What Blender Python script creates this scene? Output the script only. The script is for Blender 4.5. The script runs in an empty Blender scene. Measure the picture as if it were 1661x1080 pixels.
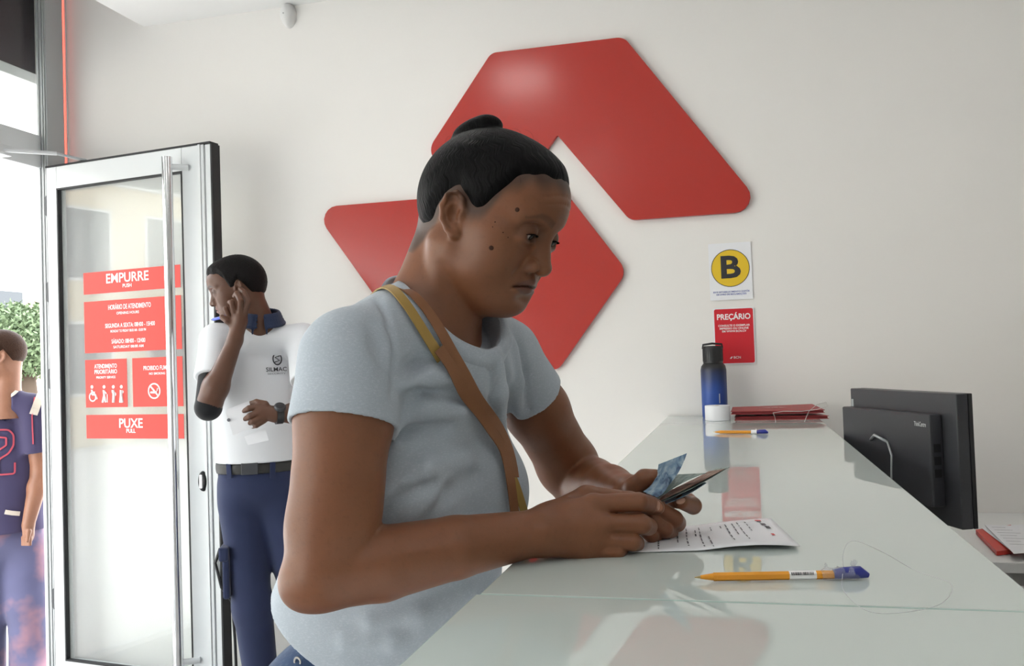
import bpy, bmesh, math, random
import numpy as np
from mathutils import Vector, Matrix
random.seed(7); rng = np.random.default_rng(7)
scene = bpy.context.scene
col = scene.collection

# ------------------------------------------------------------------ camera
FPX = 1450.0; YAW = math.radians(14.1); PITCH = math.radians(1.64); ROLL = math.atan(.034)
CAM = np.array([0, 0, 1.35])
_r0 = np.array([math.cos(YAW), math.sin(YAW), 0]); _fh = np.array([-math.sin(YAW), math.cos(YAW), 0]); _z = np.array([0, 0, 1.0])
CF = _fh*math.cos(PITCH)+_z*math.sin(PITCH); _u0 = np.cross(_r0, CF)
CR = _r0*math.cos(ROLL)-_u0*math.sin(ROLL); CU = _u0*math.cos(ROLL)+_r0*math.sin(ROLL)
cd = bpy.data.cameras.new('camera'); cam = bpy.data.objects.new('camera', cd); col.objects.link(cam)
cd.sensor_width = 36.0; cd.lens = 36.0*FPX/1661.0; cd.clip_start = .02; cd.clip_end = 200
cam.matrix_world = Matrix(((CR[0], CU[0], -CF[0], CAM[0]), (CR[1], CU[1], -CF[1], CAM[1]), (CR[2], CU[2], -CF[2], CAM[2]), (0, 0, 0, 1)))
cd.dof.use_dof = False
scene.camera = cam
def _ray(px, py): return CF+CR*(px-830.5)/FPX-CU*(py-540)/FPX
def at(px, py, d): return CAM+_ray(px, py)*d                       # a surveyed point: direction and its own distance
def onp(px, py, ax, v):                                            # where a sight line meets the plane axis = v
    r = _ray(px, py); return CAM+r*((v-CAM[ax])/r[ax])

# ------------------------------------------------------------------ world, sun, exposure
w = bpy.data.worlds.new('sky'); scene.world = w; w.use_nodes = True
nt = w.node_tree; bg = nt.nodes['Background']
tc = nt.nodes.new('ShaderNodeTexCoord'); sx = nt.nodes.new('ShaderNodeSeparateXYZ'); cr = nt.nodes.new('ShaderNodeValToRGB')
nt.links.new(tc.outputs['Generated'], sx.inputs[0]); nt.links.new(sx.outputs['Z'], cr.inputs[0]); nt.links.new(cr.outputs[0], bg.inputs[0])
cr.color_ramp.elements[0].color = (1, .985, .96, 1); cr.color_ramp.elements[1].color = (.78, .89, 1, 1)
bg.inputs['Strength'].default_value = 6.1
sd = bpy.data.lights.new('sun', 'SUN'); sd.energy = 6; sd.angle = .01; sd.color = (1, .95, .88)
sun = bpy.data.objects.new('sun', sd); col.objects.link(sun)
sun.rotation_euler = Vector((-.15, -.35, .92)).to_track_quat('Z', 'Y').to_euler(); sun.location = (-6, -3, 9)
sun['label'] = 'high midday sun over the street'; sun['category'] = 'sun'
vs = scene.view_settings
vs.view_transform = 'Standard'; vs.look = 'None'; vs.gamma = 1.0; vs.use_curve_mapping = False; vs.exposure = 0.24
PANEL_LIGHT = 13.0

# ------------------------------------------------------------------ helpers
def tag(o, label=None, cat=None, group=None, kind=None):
    if label: o['label'] = label
    if cat: o['category'] = cat
    if group: o['group'] = group
    if kind: o['kind'] = kind
    return o
def empty(name, loc=(0, 0, 0), rz=0):
    o = bpy.data.objects.new(name, None); col.objects.link(o); o.location = loc; o.rotation_euler = (0, 0, rz); o.empty_display_size = .05
    return o
def link(name, me, m=None, parent=None, smooth=False):
    o = bpy.data.objects.new(name, me); col.objects.link(o)
    if m: me.materials.append(m)
    if smooth: me.polygons.foreach_set('use_smooth', np.ones(len(me.polygons), bool))
    if parent is not None:
        o.parent = parent
        pm = Matrix.Translation(parent.location) @ parent.rotation_euler.to_matrix().to_4x4() if parent.parent is None else None
        if pm is None:
            g = parent.parent; pm = Matrix.Translation(g.location) @ g.rotation_euler.to_matrix().to_4x4()
        o.matrix_parent_inverse = pm.inverted() if parent.parent is None else Matrix.Identity(4)
    return o
class MB:
    """collects shapes in world coordinates; build() links them as one mesh object"""
    def __init__(s): s.bm = bmesh.new()
    def box(s, lo, hi, bev=0, rot=None, about=None):
        lo = np.minimum(lo, hi).astype(float) if False else np.array(lo, float); hi = np.array(hi, float)
        r = bmesh.ops.create_cube(s.bm, size=1.0); c = (lo+hi)/2; d = np.abs(hi-lo)
        vs_ = r['verts']
        for v in vs_: v.co = Vector((v.co.x*d[0], v.co.y*d[1], v.co.z*d[2]))
        if bev > 0:
            eds = list({e for v in vs_ for e in v.link_edges})
            rb = bmesh.ops.bevel(s.bm, geom=eds, offset=bev, segments=2, profile=.5, affect='EDGES')
            vs_ = list({v for f in rb['faces'] for v in f.verts} | {v for v in vs_ if v.is_valid})
        for v in vs_:
            v.co += Vector(c)
            if rot is not None: v.co = rot @ (v.co-Vector(about))+Vector(about)
        return s
    def obox(s, c, ax, half, bev=0):
        """box centred at c with axis vectors ax (3 unit vectors) and half sizes"""
        r = bmesh.ops.create_cube(s.bm, size=1.0); vs_ = r['verts']
        for v in vs_: v.co = Vector((v.co.x*2*half[0], v.co.y*2*half[1], v.co.z*2*half[2]))
        if bev > 0:
            eds = list({e for v in vs_ for e in v.link_edges})
            rb = bmesh.ops.bevel(s.bm, geom=eds, offset=bev, segments=2, profile=.5, affect='EDGES')
            vs_ = list({v for f in rb['faces'] for v in f.verts} | {v for v in vs_ if v.is_valid})
        A = [Vector(a) for a in ax]
        for v in vs_: v.co = Vector(c)+A[0]*v.co.x+A[1]*v.co.y+A[2]*v.co.z
        return s
    def tube(s, pts, r, n=10, cap=True, close=False):
        pts = [Vector(p) for p in pts]; m = len(pts); rr = r if hasattr(r, '__len__') else [r]*m
        rings = []; prev = None
        for i, p in enumerate(pts):
            if close: t = pts[(i+1) % m]-pts[i-1]
            else: t = pts[min(i+1, m-1)]-pts[max(i-1, 0)]
            t.normalize()
            if prev is None:
                a = Vector((0, 0, 1)) if abs(t.z) < .9 else Vector((1, 0, 0)); nrm = (a-t*a.dot(t)).normalized()
            else: nrm = (prev-t*prev.dot(t)).normalized()
            prev = nrm; b = t.cross(nrm)
            rings.append([s.bm.verts.new(p+(nrm*math.cos(2*math.pi*k/n)+b*math.sin(2*math.pi*k/n))*rr[i]) for k in range(n)])
        for i in range(m if close else m-1):
            A, B = rings[i], rings[(i+1) % m]
            for k in range(n): s.bm.faces.new((A[k], A[(k+1) % n], B[(k+1) % n], B[k]))
        if cap and not close:
            s.bm.faces.new(rings[0][::-1]); s.bm.faces.new(rings[-1])
        return s
    def lathe(s, prof, c, n=40, axis=(0, 0, 1)):
        """profile of (radius, height) revolved about axis through c"""
        q = Vector(axis).to_track_quat('Z', 'Y'); c = Vector(c); rings = []
        for r, z in prof:
            if r < 1e-6: rings.append([s.bm.verts.new(c+q @ Vector((0, 0, z)))])
            else: rings.append([s.bm.verts.new(c+q @ Vector((r*math.cos(2*math.pi*k/n), r*math.sin(2*math.pi*k/n), z))) for k in range(n)])
        for A, B in zip(rings, rings[1:]):
            for k in range(n):
                if len(A) == 1 and len(B) == 1: continue
                if len(A) == 1: s.bm.faces.new((A[0], B[(k+1) % n], B[k]))
                elif len(B) == 1: s.bm.faces.new((A[k], A[(k+1) % n], B[0]))
                else: s.bm.faces.new((A[k], A[(k+1) % n], B[(k+1) % n], B[k]))
        return s
    def prism(s, poly, o, ax, ay, az, t, bev=0):
        """2D polygon (ax, ay) at origin o, extruded t along az"""
        o, ax, ay, az = map(Vector, (o, ax, ay, az))
        a = [s.bm.verts.new(o+ax*x+ay*y) for x, y in poly]; b = [s.bm.verts.new(o+ax*x+ay*y+az*t) for x, y in poly]
        n = len(poly); f1 = s.bm.faces.new(a[::-1]); f2 = s.bm.faces.new(b)
        for i in range(n): s.bm.faces.new((a[i], a[(i+1) % n], b[(i+1) % n], b[i]))
        if bev: bmesh.ops.bevel(s.bm, geom=list(f2.edges), offset=bev, segments=2, profile=.5, affect='EDGES')
        return s
    def strip(s, A, B, t=0):
        """ribbon between two polylines, thickened by t along its normal"""
        A = [Vector(p) for p in A]; B = [Vector(p) for p in B]; n = len(A)
        def nrm(i):
            j0, j1 = max(i-1, 0), min(i+1, n-1)
            return ((A[j1]-A[j0]).cross(B[i]-A[i])).normalized()
        if t == 0:
            a = [s.bm.verts.new(p) for p in A]; b = [s.bm.verts.new(p) for p in B]
            for i in range(n-1): s.bm.faces.new((a[i], a[i+1], b[i+1], b[i]))
            return s
        N = [nrm(i)*t for i in range(n)]
        R = [[s.bm.verts.new(q) for q in (A[i], B[i], B[i]+N[i], A[i]+N[i])] for i in range(n)]
        for i in range(n-1):
            for k in range(4): s.bm.faces.new((R[i][k], R[i][(k+1) % 4], R[i+1][(k+1) % 4], R[i+1][k]))
        s.bm.faces.new(R[0][::-1]); s.bm.faces.new(R[-1])
        return s
    def mesh(s, name):
        bmesh.ops.recalc_face_normals(s.bm, faces=s.bm.faces)
        me = bpy.data.meshes.new(name); s.bm.to_mesh(me); s.bm.free(); return me
    def build(s, name, m, parent=None, smooth=False, auto=None):
        o = link(name, s.mesh(name), m, parent, smooth or auto is not None)
        if auto is not None:
            me = o.data; me.set_sharp_from_angle(angle=math.radians(auto))
        return o
def rounded(poly, r, n=6):
    """round the corners of a 2D polygon; r may be per corner"""
    out = []; m = len(poly); rs = r if hasattr(r, '__len__') else [r]*m
    for i in range(m):
        p0, p, p1 = (np.array(poly[j % m], float) for j in (i-1, i, i+1)); rad = rs[i]
        if rad <= 0: out.append(tuple(p)); continue
        a = (p0-p)/np.linalg.norm(p0-p); b = (p1-p)/np.linalg.norm(p1-p)
        ang = math.acos(max(-1, min(1, a@b))); tl = rad/math.tan(ang/2)
        c = p+(a+b)/np.linalg.norm(a+b)*rad/math.sin(ang/2)
        s0 = p+a*tl-c; s1 = p+b*tl-c; a0 = math.atan2(s0[1], s0[0]); a1 = math.atan2(s1[1], s1[0])
        da = (a1-a0+math.pi) % (2*math.pi)-math.pi
        out += [tuple(c+rad*np.array((math.cos(a0+da*k/n), math.sin(a0+da*k/n)))) for k in range(n+1)]
    return out
def srgb(r, g, b):
    f = lambda c: (c/255/12.92) if c <= 10.3 else ((c/255+.055)/1.055)**2.4
    return (f(r), f(g), f(b))
def mat(name, c, rough=.5, metal=0, spec=.5, noise=0, nscale=20, bump=0, bscale=60, emit=None, estr=0, coat=0, sheen=0, trans=0, ior=1.5):
    m = bpy.data.materials.new(name); m.use_nodes = True; nt = m.node_tree; b = nt.nodes['Principled BSDF']
    b.inputs['Base Color'].default_value = (*c, 1); b.inputs['Roughness'].default_value = rough; b.inputs['Metallic'].default_value = metal
    b.inputs['Specular IOR Level'].default_value = spec; b.inputs['Coat Weight'].default_value = coat; b.inputs['Sheen Weight'].default_value = sheen
    b.inputs['Transmission Weight'].default_value = trans; b.inputs['IOR'].default_value = ior
    if emit: b.inputs['Emission Color'].default_value = (*emit, 1); b.inputs['Emission Strength'].default_value = estr
    g = nt.nodes.new('ShaderNodeTexCoord')
    if noise:
        n = nt.nodes.new('ShaderNodeTexNoise'); n.inputs['Scale'].default_value = nscale; n.inputs['Detail'].default_value = 5
        mx = nt.nodes.new('ShaderNodeMix'); mx.data_type = 'RGBA'
        mx.inputs['A'].default_value = (*[x*(1-noise) for x in c], 1); mx.inputs['B'].default_value = (*[min(1, x*(1+noise)) for x in c], 1)
        nt.links.new(g.outputs['Object'], n.inputs['Vector']); nt.links.new(n.outputs['Fac'], mx.inputs['Factor']); nt.links.new(mx.outputs['Result'], b.inputs['Base Color'])
    if bump:
        n2 = nt.nodes.new('ShaderNodeTexNoise'); n2.inputs['Scale'].default_value = bscale; n2.inputs['Detail'].default_value = 4
        bp = nt.nodes.new('ShaderNodeBump'); bp.inputs['Strength'].default_value = bump; bp.inputs['Distance'].default_value = .002
        nt.links.new(g.outputs['Object'], n2.inputs['Vector']); nt.links.new(n2.outputs['Fac'], bp.inputs['Height']); nt.links.new(bp.outputs['Normal'], b.inputs['Normal'])
    return m
def glass_mat(name, tint=(1, 1, 1), ior=1.5, haze=0.0):
    """thin pane: clear with a fresnel reflection, plus a little dust"""
    m = bpy.data.materials.new(name); m.use_nodes = True; nt = m.node_tree; nt.nodes.remove(nt.nodes['Principled BSDF'])
    out = nt.nodes['Material Output']; t = nt.nodes.new('ShaderNodeBsdfTransparent'); t.inputs[0].default_value = (*tint, 1)
    gl = nt.nodes.new('ShaderNodeBsdfGlossy'); gl.inputs['Roughness'].default_value = .02
    lw = nt.nodes.new('ShaderNodeLayerWeight'); lw.inputs['Blend'].default_value = .5                 # same for both faces of the pane
    pw = nt.nodes.new('ShaderNodeMath'); pw.operation = 'POWER'; pw.inputs[1].default_value = 5; nt.links.new(lw.outputs['Facing'], pw.inputs[0])
    fr = nt.nodes.new('ShaderNodeMapRange'); nt.links.new(pw.outputs[0], fr.inputs[0]); fr.inputs[3].default_value = ((ior-1)/(ior+1))**2; fr.inputs[4].default_value = 1
    mx = nt.nodes.new('ShaderNodeMixShader'); nt.links.new(fr.outputs[0], mx.inputs[0]); nt.links.new(t.outputs[0], mx.inputs[1]); nt.links.new(gl.outputs[0], mx.inputs[2])
    last = mx
    if haze:
        df = nt.nodes.new('ShaderNodeBsdfDiffuse'); df.inputs[0].default_value = (.9, .9, .9, 1)
        m2 = nt.nodes.new('ShaderNodeMixShader'); m2.inputs[0].default_value = haze
        nt.links.new(mx.outputs[0], m2.inputs[1]); nt.links.new(df.outputs[0], m2.inputs[2]); last = m2
    nt.links.new(last.outputs[0], out.inputs[0]); return m
def text(body, size, o, ax, ay, m, parent, name='lettering', bold=.0, align='CENTER', depth=.0006, width=None, space=1.0, line=1.0):
    """flat lettering: world origin o, reading direction ax, up ay"""
    cu = bpy.data.curves.new(name, 'FONT'); cu.body = body; cu.size = size; cu.offset = bold*size; cu.align_x = align; cu.align_y = 'CENTER'
    cu.space_character = space; cu.space_line = line; cu.resolution_u = 3
    t = bpy.data.objects.new(name+'_tmp', cu); col.objects.link(t)
    bpy.context.view_layer.update()
    me = bpy.data.meshes.new_from_object(t.evaluated_get(bpy.context.evaluated_depsgraph_get()))
    bpy.data.objects.remove(t); bpy.data.curves.remove(cu)
    n = len(me.vertices); co = np.zeros(n*3); me.vertices.foreach_get('co', co); co = co.reshape(-1, 3)
    if width:
        cur = co[:, 0].max()-co[:, 0].min(); co[:, 0] *= width/cur
    ax = np.array(ax, float); ay = np.array(ay, float); az = np.cross(ax, ay)
    wv = np.array(o, float)+co[:, :1]*ax+co[:, 1:2]*ay+az*depth
    me.vertices.foreach_set('co', wv.ravel()); me.name = name; me.materials.clear(); me.update()
    return link(name, me, m, parent)
def disc(r, n=40): return [(r*math.cos(2*math.pi*k/n), r*math.sin(2*math.pi*k/n)) for k in range(n)]
def ringmesh(mb, r0, r1, o, ax, ay, az, t, n=40):
    o, ax, ay, az = map(Vector, (o, ax, ay, az))
    R = []
    for k in range(n):
        c, s_ = math.cos(2*math.pi*k/n), math.sin(2*math.pi*k/n); d = ax*c+ay*s_
        R.append([mb.bm.verts.new(o+d*q+az*h) for q, h in ((r0, 0), (r1, 0), (r1, t), (r0, t))])
    for k in range(n):
        for j in range(4): mb.bm.faces.new((R[k][j], R[k][(j+1) % 4], R[(k+1) % n][(j+1) % 4], R[(k+1) % n][j]))
    return mb

# ------------------------------------------------------------------ materials
M = {}
M['wall'] = mat('wall_paint', (.815, .788, .760), .75, noise=.02, nscale=3, bump=.08, bscale=90)
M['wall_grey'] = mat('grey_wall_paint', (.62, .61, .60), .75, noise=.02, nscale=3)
M['ceil'] = mat('ceiling_paint', (.85, .845, .84), .8, noise=.01, nscale=3)
M['floor'] = mat('floor_tile', (.36, .35, .34), .25, noise=.06, nscale=6)
M['grout'] = mat('grout', (.35, .34, .33), .8)
M['alu'] = mat('white_aluminium', (.66, .68, .69), .35, metal=0, noise=.02, nscale=8)
M['alu_jamb'] = mat('satin_aluminium', (.42, .435, .44), .35, noise=.02, nscale=8)
M['alu_grey'] = mat('grey_aluminium', (.42, .44, .45), .35, metal=.3)
M['gasket'] = mat('black_gasket', (.012, .012, .014), .6)
M['chrome'] = mat('chrome', (.78, .78, .79), .12, metal=1)
M['pane'] = glass_mat('window_glass', (.97, .985, .98))
M['doorpane'] = glass_mat('door_glass', (.96, .98, .975), 1.6, .1)
M['logo'] = mat('logo_red_lacquer', (.44, .030, .021), .21, noise=.03, nscale=4, coat=.0)
M['logoedge'] = M['logo']
M['glass_top'] = mat('back_painted_glass', (.59, .65, .62), .004, noise=.015, nscale=5, ior=1.52)
M['glass_edge'] = mat('glass_edge', (.45, .58, .54), .15)
M['white_lam'] = mat('white_laminate', (.78, .78, .77), .4, noise=.01)
M['grey_lam'] = mat('grey_laminate', (.38, .38, .37), .45)
M['paper'] = mat('white_paper', (.83, .83, .86), .7, noise=.015, nscale=30)
M['ink'] = mat('black_ink', (.02, .02, .025), .6)
M['redprint'] = mat('red_print', (.62, .012, .025), .4)
M['whiteprint'] = mat('white_print', (.88, .86, .86), .5)
M['yellow'] = mat('yellow_print', (.78, .52, .02), .45)
M['blueprint'] = mat('blue_print', (.10, .13, .42), .5)
M['sticker'] = mat('red_sticker', (.60, .024, .014), .45)
M['black_pl'] = mat('black_plastic', (.014, .014, .016), .35, bump=.05, bscale=300)
M['dark_pl'] = mat('charcoal_plastic', (.042, .043, .050), .42, bump=.05, bscale=300)

# ------------------------------------------------------------------ the room shell
YW = 3.54; XF = -3.06; XR = 2.4; YB = -2.6; ZC = 2.93; ZH = 3.45
XS = float(onp(233, 43, 1, YW)[0])                                  # where the lowered ceiling stops short of the facade
def structure(mb, name, m, parent=None, **k):
    o = mb.build(name, m, parent, **k)
    if parent is None: o['kind'] = 'structure'
    return o
structure(MB().box((XF-.12, YW, -.02), (XR+.12, YW+.15, ZH+.1)), 'wall_back', M['wall'])
structure(MB().box((XR, YB, -.02), (XR+.12, YW, ZH+.1)), 'wall_right', M['wall_grey'])
structure(MB().box((XF-.12, YB-.12, -.02), (XR+.12, YB, ZH+.1)), 'wall_front', M['wall_grey'])
cb = MB().box((XS, YB, ZC), (XR, YW, ZC+.1)); cb.box((XS, YB, ZC+.1), (XS+.08, YW, ZH)); cb.box((XF-.12, YB, ZH), (XS+.1, YW, ZH+.1))
structure(cb, 'ceiling', M['ceil'])
fl = structure(MB().box((XF, YB, -.04), (XR, YW, -.003)), 'floor', M['grout'])
ts = .6; tile_me = MB().box((.003, .003, -.01), (ts-.003, ts-.003, 0), .0012).mesh('tile'); tile_me.materials.append(M['floor'])
nx = int((XR-XF)/ts); ny = int((YW-YB)/ts)
for i in range(nx+1):
    for j in range(ny+1):
        x0 = XF+i*ts; y0 = YB+j*ts
        if x0+ts > XR or y0+ts > YW:
            w_, h_ = min(ts, XR-x0), min(ts, YW-y0)
            if w_ < .02 or h_ < .02: continue
            MB().box((x0+.003, y0+.003, -.01), (x0+w_-.003, y0+h_-.003, 0), .0012).build('tile', M['floor'], fl); continue
        o = bpy.data.objects.new('tile', tile_me); col.objects.link(o); o.location = (x0, y0, 0); o.parent = fl
# recessed light panels of the lowered ceiling
pl_m = mat('light_diffuser', (.9, .9, .9), .5, emit=(1, .97, .93), estr=PANEL_LIGHT)
for i, (x, y, lab) in enumerate([(-1.12, 2.15, 'small square ceiling light above the standing woman near the emblem'), (.9, 2.15, 'small square ceiling light above the clerk desk'),
                      (-1.12, -.3, 'small square ceiling light behind the viewer on the window side'), (.9, -.3, 'small square ceiling light behind the viewer on the desk side')]):
    e = tag(empty('ceiling_light', (x, y, ZC)), lab, 'ceiling light', 'recessed ceiling panels')
    MB().box((x-.15, y-.15, ZC-.006), (x+.15, y+.15, ZC-.001)).build('diffuser', pl_m, e)
    fr = MB()
    for a, b in (((-.17, -.17), (.17, -.15)), ((-.17, .15), (.17, .17)), ((-.17, -.15), (-.15, .15)), ((.15, -.15), (.17, .15))):
        fr.box((x+a[0], y+a[1], ZC-.01), (x+b[0], y+b[1], ZC))
    fr.build('frame', M['alu'], e)

# ------------------------------------------------------------------ shop front on the left
YH = 3.40                                                          # hinge line of the door
ZT0, ZT1 = 2.285, 2.435                                              # transom between doorway and upper window
DW = .96                                                            # door opening
sf = tag(empty('trim_1', (XF, 0, 0)), 'white aluminium shop front frame of posts and transom', 'window frame', kind='structure')
def post(y0, y1, z0, z1, nm='post'):
    mb = MB().box((XF-.015, y0, z0), (XF+.03, y1, z1), .004)
    mb.box((XF+.03, y0+.02, z0), (XF+.038, y0+.03, z1)); mb.box((XF+.03, y1-.03, z0), (XF+.038, y1-.02, z1))
    return mb.build(nm, M['alu'], sf)
jm = MB().box((XF+.010, YH, 0), (XF+.064, YW-.03, ZH), .003)
for dx_ in (.022, .040, .052): jm.box((XF+dx_, YH-.006, 0), (XF+dx_+.005, YH, ZH))
jm.build('hinge_jamb', M['alu_jamb'], sf)
ys = [YH-DW-.07, YH-DW-.07-1.45, YH-DW-.07-2.95, YB]
for y in ys[:3]: post(y, y+.07, 0, ZH)
MB().box((XF-.012, YW-.03, 0), (XF+.02, YW-.001, ZH)).build('edge_strip', M['alu_grey'], sf)
MB().box((XF-.02, YB, ZT0), (XF+.03, YH, ZT1), .004).build('transom', M['alu'], sf)
MB().box((XF-.07, YB, ZH-.08), (XF+.03, YH, ZH), .004).build('head_rail', M['alu'], sf)
MB().box((XF-.07, YB, -.02), (XF+.03, ys[0], .08), .004).build('sill_rail', M['alu'], sf)
for k, (a, b) in enumerate(((ys[0], YH), (ys[1], ys[0]), (ys[2], ys[1]), (ys[3], ys[2]))):
    a2 = a+(.07 if k or True else 0)
    if k: structure(MB().box((XF-.004, a2, .08), (XF+.004, b, ZT0)), 'window_%d' % k, M['pane'])
    structure(MB().box((XF-.004, a2, ZT1), (XF+.004, b, ZH-.08)), 'window_%d' % (k+4), M['pane'])
# glowing red strip in the corner between facade and back wall
red_glow_m = mat('red_glow', (.8, .05, .03), .4, emit=(1, .10, .07), estr=2.6)
e = tag(empty('red_strip', (XF+.03, YW, 2.3)), 'glowing red vertical strip in the corner above the door hinge', 'light strip')
MB().box((XF+.035, YW-.012, 2.28), (XF+.06, YW-.001, ZH-.02)).build('channel', M['alu'], e)
MB().box((XF+.038, YW-.019, 2.29), (XF+.057, YW-.012, ZH-.03), .002).build('diffuser', red_glow_m, e)
# the open door
hx, hy = XF+.070, YH+.006
ftop = onp(347, 234, 2, 2.235+.045); fx, fy = float(ftop[0]), float(ftop[1])
dv = np.array([fx-hx, fy-hy, 0]); DL = float(np.linalg.norm(dv)); dv /= DL; dn = np.array([dv[1], -dv[0], 0])     # dn points to the camera side
if dn[1] > 0: dn = -dn
ZD = 2.28
door = tag(empty('door_1', (hx, hy, 0)), 'open glazed aluminium entrance door with red information stickers', 'door', kind='structure')
def dp(u, z, off=0): return np.array([hx, hy, 0])+dv*u+dn*off+np.array([0, 0, z])
def dbox(mb, u0, u1, z0, z1, o0, o1, bev=.003):
    return mb.obox(dp((u0+u1)/2, (z0+z1)/2, (o0+o1)/2), (dv, (0, 0, 1), dn), ((u1-u0)/2, (z1-z0)/2, (o1-o0)/2), bev)
SL, SR, RT = .066, .15, .10
dbox(MB(), .004, SL, .02, ZD, -.025, .025).build('hinge_stile', M['alu'], door)
mb = MB(); dbox(mb, DL-SR, DL-.035, .02, ZD, -.025, .025); dbox(mb, DL-.034, DL-.004, .02, ZD, -.03, .018)
dbox(mb, DL-.06, DL-.05, .02, ZD, .025, .03, 0); mb.build('lock_stile', M['alu'], door)
dbox(MB(), SL, DL-SR, ZD-RT, ZD, -.025, .025).build('top_rail', M['alu'], door)
dbox(MB(), SL, DL-SR, .012, .085, -.025, .025).build('bottom_rail', M['alu'], door)
mb = MB(); dbox(mb, .0, DL, ZD, ZD+.008, -.026, .026, 0); dbox(mb, DL-.004, DL+.004, .02, ZD, -.03, .02, 0)
for a in ((SL-.001, SL+.006, .085, ZD-RT), (DL-SR-.006, DL-SR+.001, .085, ZD-RT), (SL, DL-SR, ZD-RT-.006, ZD-RT+.001), (SL, DL-SR, .084, .091)): dbox(mb, *a, .004, .026, 0)
mb.build('gasket', M['gasket'], door)
mb = MB(); dbox(mb, SL, DL-SR, .085, ZD-RT, -.004, .004, 0); mb.build('pane', M['doorpane'], door)
# pull bar
hb = MB(); _o = dp(0, 0, .085); _rr = _ray(279, 620); ub = float((CAM+_rr*(((_o-CAM)@dn)/(_rr@dn))-_o)@dv)
hb.tube([dp(ub, .10, .085), dp(ub, 2.23, .085)], .021, 20); hbar = hb.build('pull_bar', M['chrome'], door, auto=40)
for z in (.16, 2.19):
    MB().tube([dp(ub, z, .085), dp(ub+.06, z, .028)], .013, 14).build('standoff', M['alu'], hbar, auto=40)
lk = MB().lathe([(.0, .012), (.016, .012), (.021, .006), (.022, 0), (0, 0)], (0, 0, 0), 24)
for v in lk.bm.verts: v.co = Vector(dp(DL-.075, 0, .026))+Vector(dv)*v.co.x+Vector((0, 0, 1))*(v.co.y*1.9+.89)+Vector(dn)*v.co.z
lko = lk.build('lock', M['gasket'], door, auto=40)
dbox(MB(), DL-.083, DL-.067, .862, .918, .036, .042, .004).build('lock_cylinder', M['chrome'], lko)
for z in (2.11, 1.72, 1.33, .35):
    mb = MB(); mb.box((XF+.052, YH-.010, z-.042), (XF+.076, YH-.0005, z+.042), .002); mb.tube([(XF+.066, YH-.010, z-.045), (XF+.066, YH-.010, z+.045)], .007, 10)
    mb.build('hinge', M['dark_pl'], door)
# closer arm between transom and door
arm = tag(empty('door_closer', (XF, 3.05, 2.36)), 'thin white door closer arm above the open door', 'door closer')
p0 = onp(0, 243, 0, XF+.07); p1 = onp(92, 249, 0, XF+.22); p2 = dp(.22, ZD+.014, 0)
MB().tube([p0, p1], .009, 8).build('arm', M['alu'], arm); MB().tube([p1, p2], .007, 8).build('link', M['alu_grey'], arm)
mb = MB().box((XF+.03, p0[1]-.06, p0[2]-.02), (XF+.085, p0[1]+.05, p0[2]+.025), .004); mb.build('body', M['alu'], arm)

# stickers on the door glass
st = tag(empty('door_sticker', tuple(dp(.4, 1.2, .005))), 'red notice sticker panels with white lettering on the door glass', 'sticker')
AX, AY = dv, np.array([0, 0, 1.0])
def don(px, py, off=.006):                                          # a point of the door face
    o = dp(0, 0, off); r = _ray(px, py); t = ((o-CAM)@dn)/(r@dn); q = CAM+r*t-o; return float(q@dv), float(q[2])
uL, zT = don(135, 443); uR, _ = don(292, 430); _, zB = don(143, 711)
_, z1 = don(136, 478); _, z2 = don(136, 490); _, z3 = don(139, 573); _, z4 = don(139, 584); _, z5 = don(141, 661); _, z6 = don(143, 673)
um, _ = don(206, 620); um2, _ = don(215, 620)
def spanel(u0, u1, za, zb): 
    mb = MB(); dbox(mb, u0, u1, za, zb, .0045, .0055, 0); return mb.build('panel', M['sticker'], st)
spanel(uL, uR, z1, zT); spanel(uL, uR, z3, z2); spanel(uL, um, z5, z4); spanel(um2, uR, z5, z4); spanel(uL, uR, zB, z6)
def stext(s, u, z, size, bold=.012, **k): return text(s, size, dp(u, z, .0058), AX, AY, M['whiteprint'], st, bold=bold, **k)
uc = uL+.16*(uR-uL)/.34; uc, _ = don(206, 455); 
stext('EMPURRE', uc, don(206, 450)[1], .058, .014); stext('PUSH', uc, don(206, 463)[1], .022)
stext('HORÁRIO DE ATENDIMENTO', uc+.01, don(206, 497)[1], .030, .010, width=.24); stext('OPENING HOURS', uc, don(206, 507)[1], .016)
stext('SEGUNDA A SEXTA: 08H00 - 15H00', uc+.01, don(206, 527)[1], .026, .010, width=.28); stext('MONDAY TO FRIDAY 08:00 AM - 03:00 PM', uc, don(206, 536)[1], .016, width=.2)
stext('SÁBADO: 08H00 - 12H00', uc, don(206, 553)[1], .026, .010, width=.19); stext('SATURDAY 08:00 AM', uc, don(206, 562)[1], .016, width=.17)
ua = (uL+um)/2; stext('ATENDIMENTO', ua, don(172, 594)[1], .026, .010, width=.13); stext('PRIORITÁRIO', ua, don(172, 603)[1], .026, .010, width=.13); stext('PRIORITY SERVICE', ua, don(172, 612)[1], .014, width=.11)
ub2 = (um2+uR)/2; stext('PROIBIDO FUMAR', ub2, don(246, 597)[1], .026, .010, width=.15); stext('NO SMOKING', ub2, don(246, 606)[1], .014)
up, _ = don(212, 686); stext('PUXE', up, don(212, 687)[1], .056, .016); stext('PULL', up, don(212, 699)[1], .024, .02)
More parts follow.
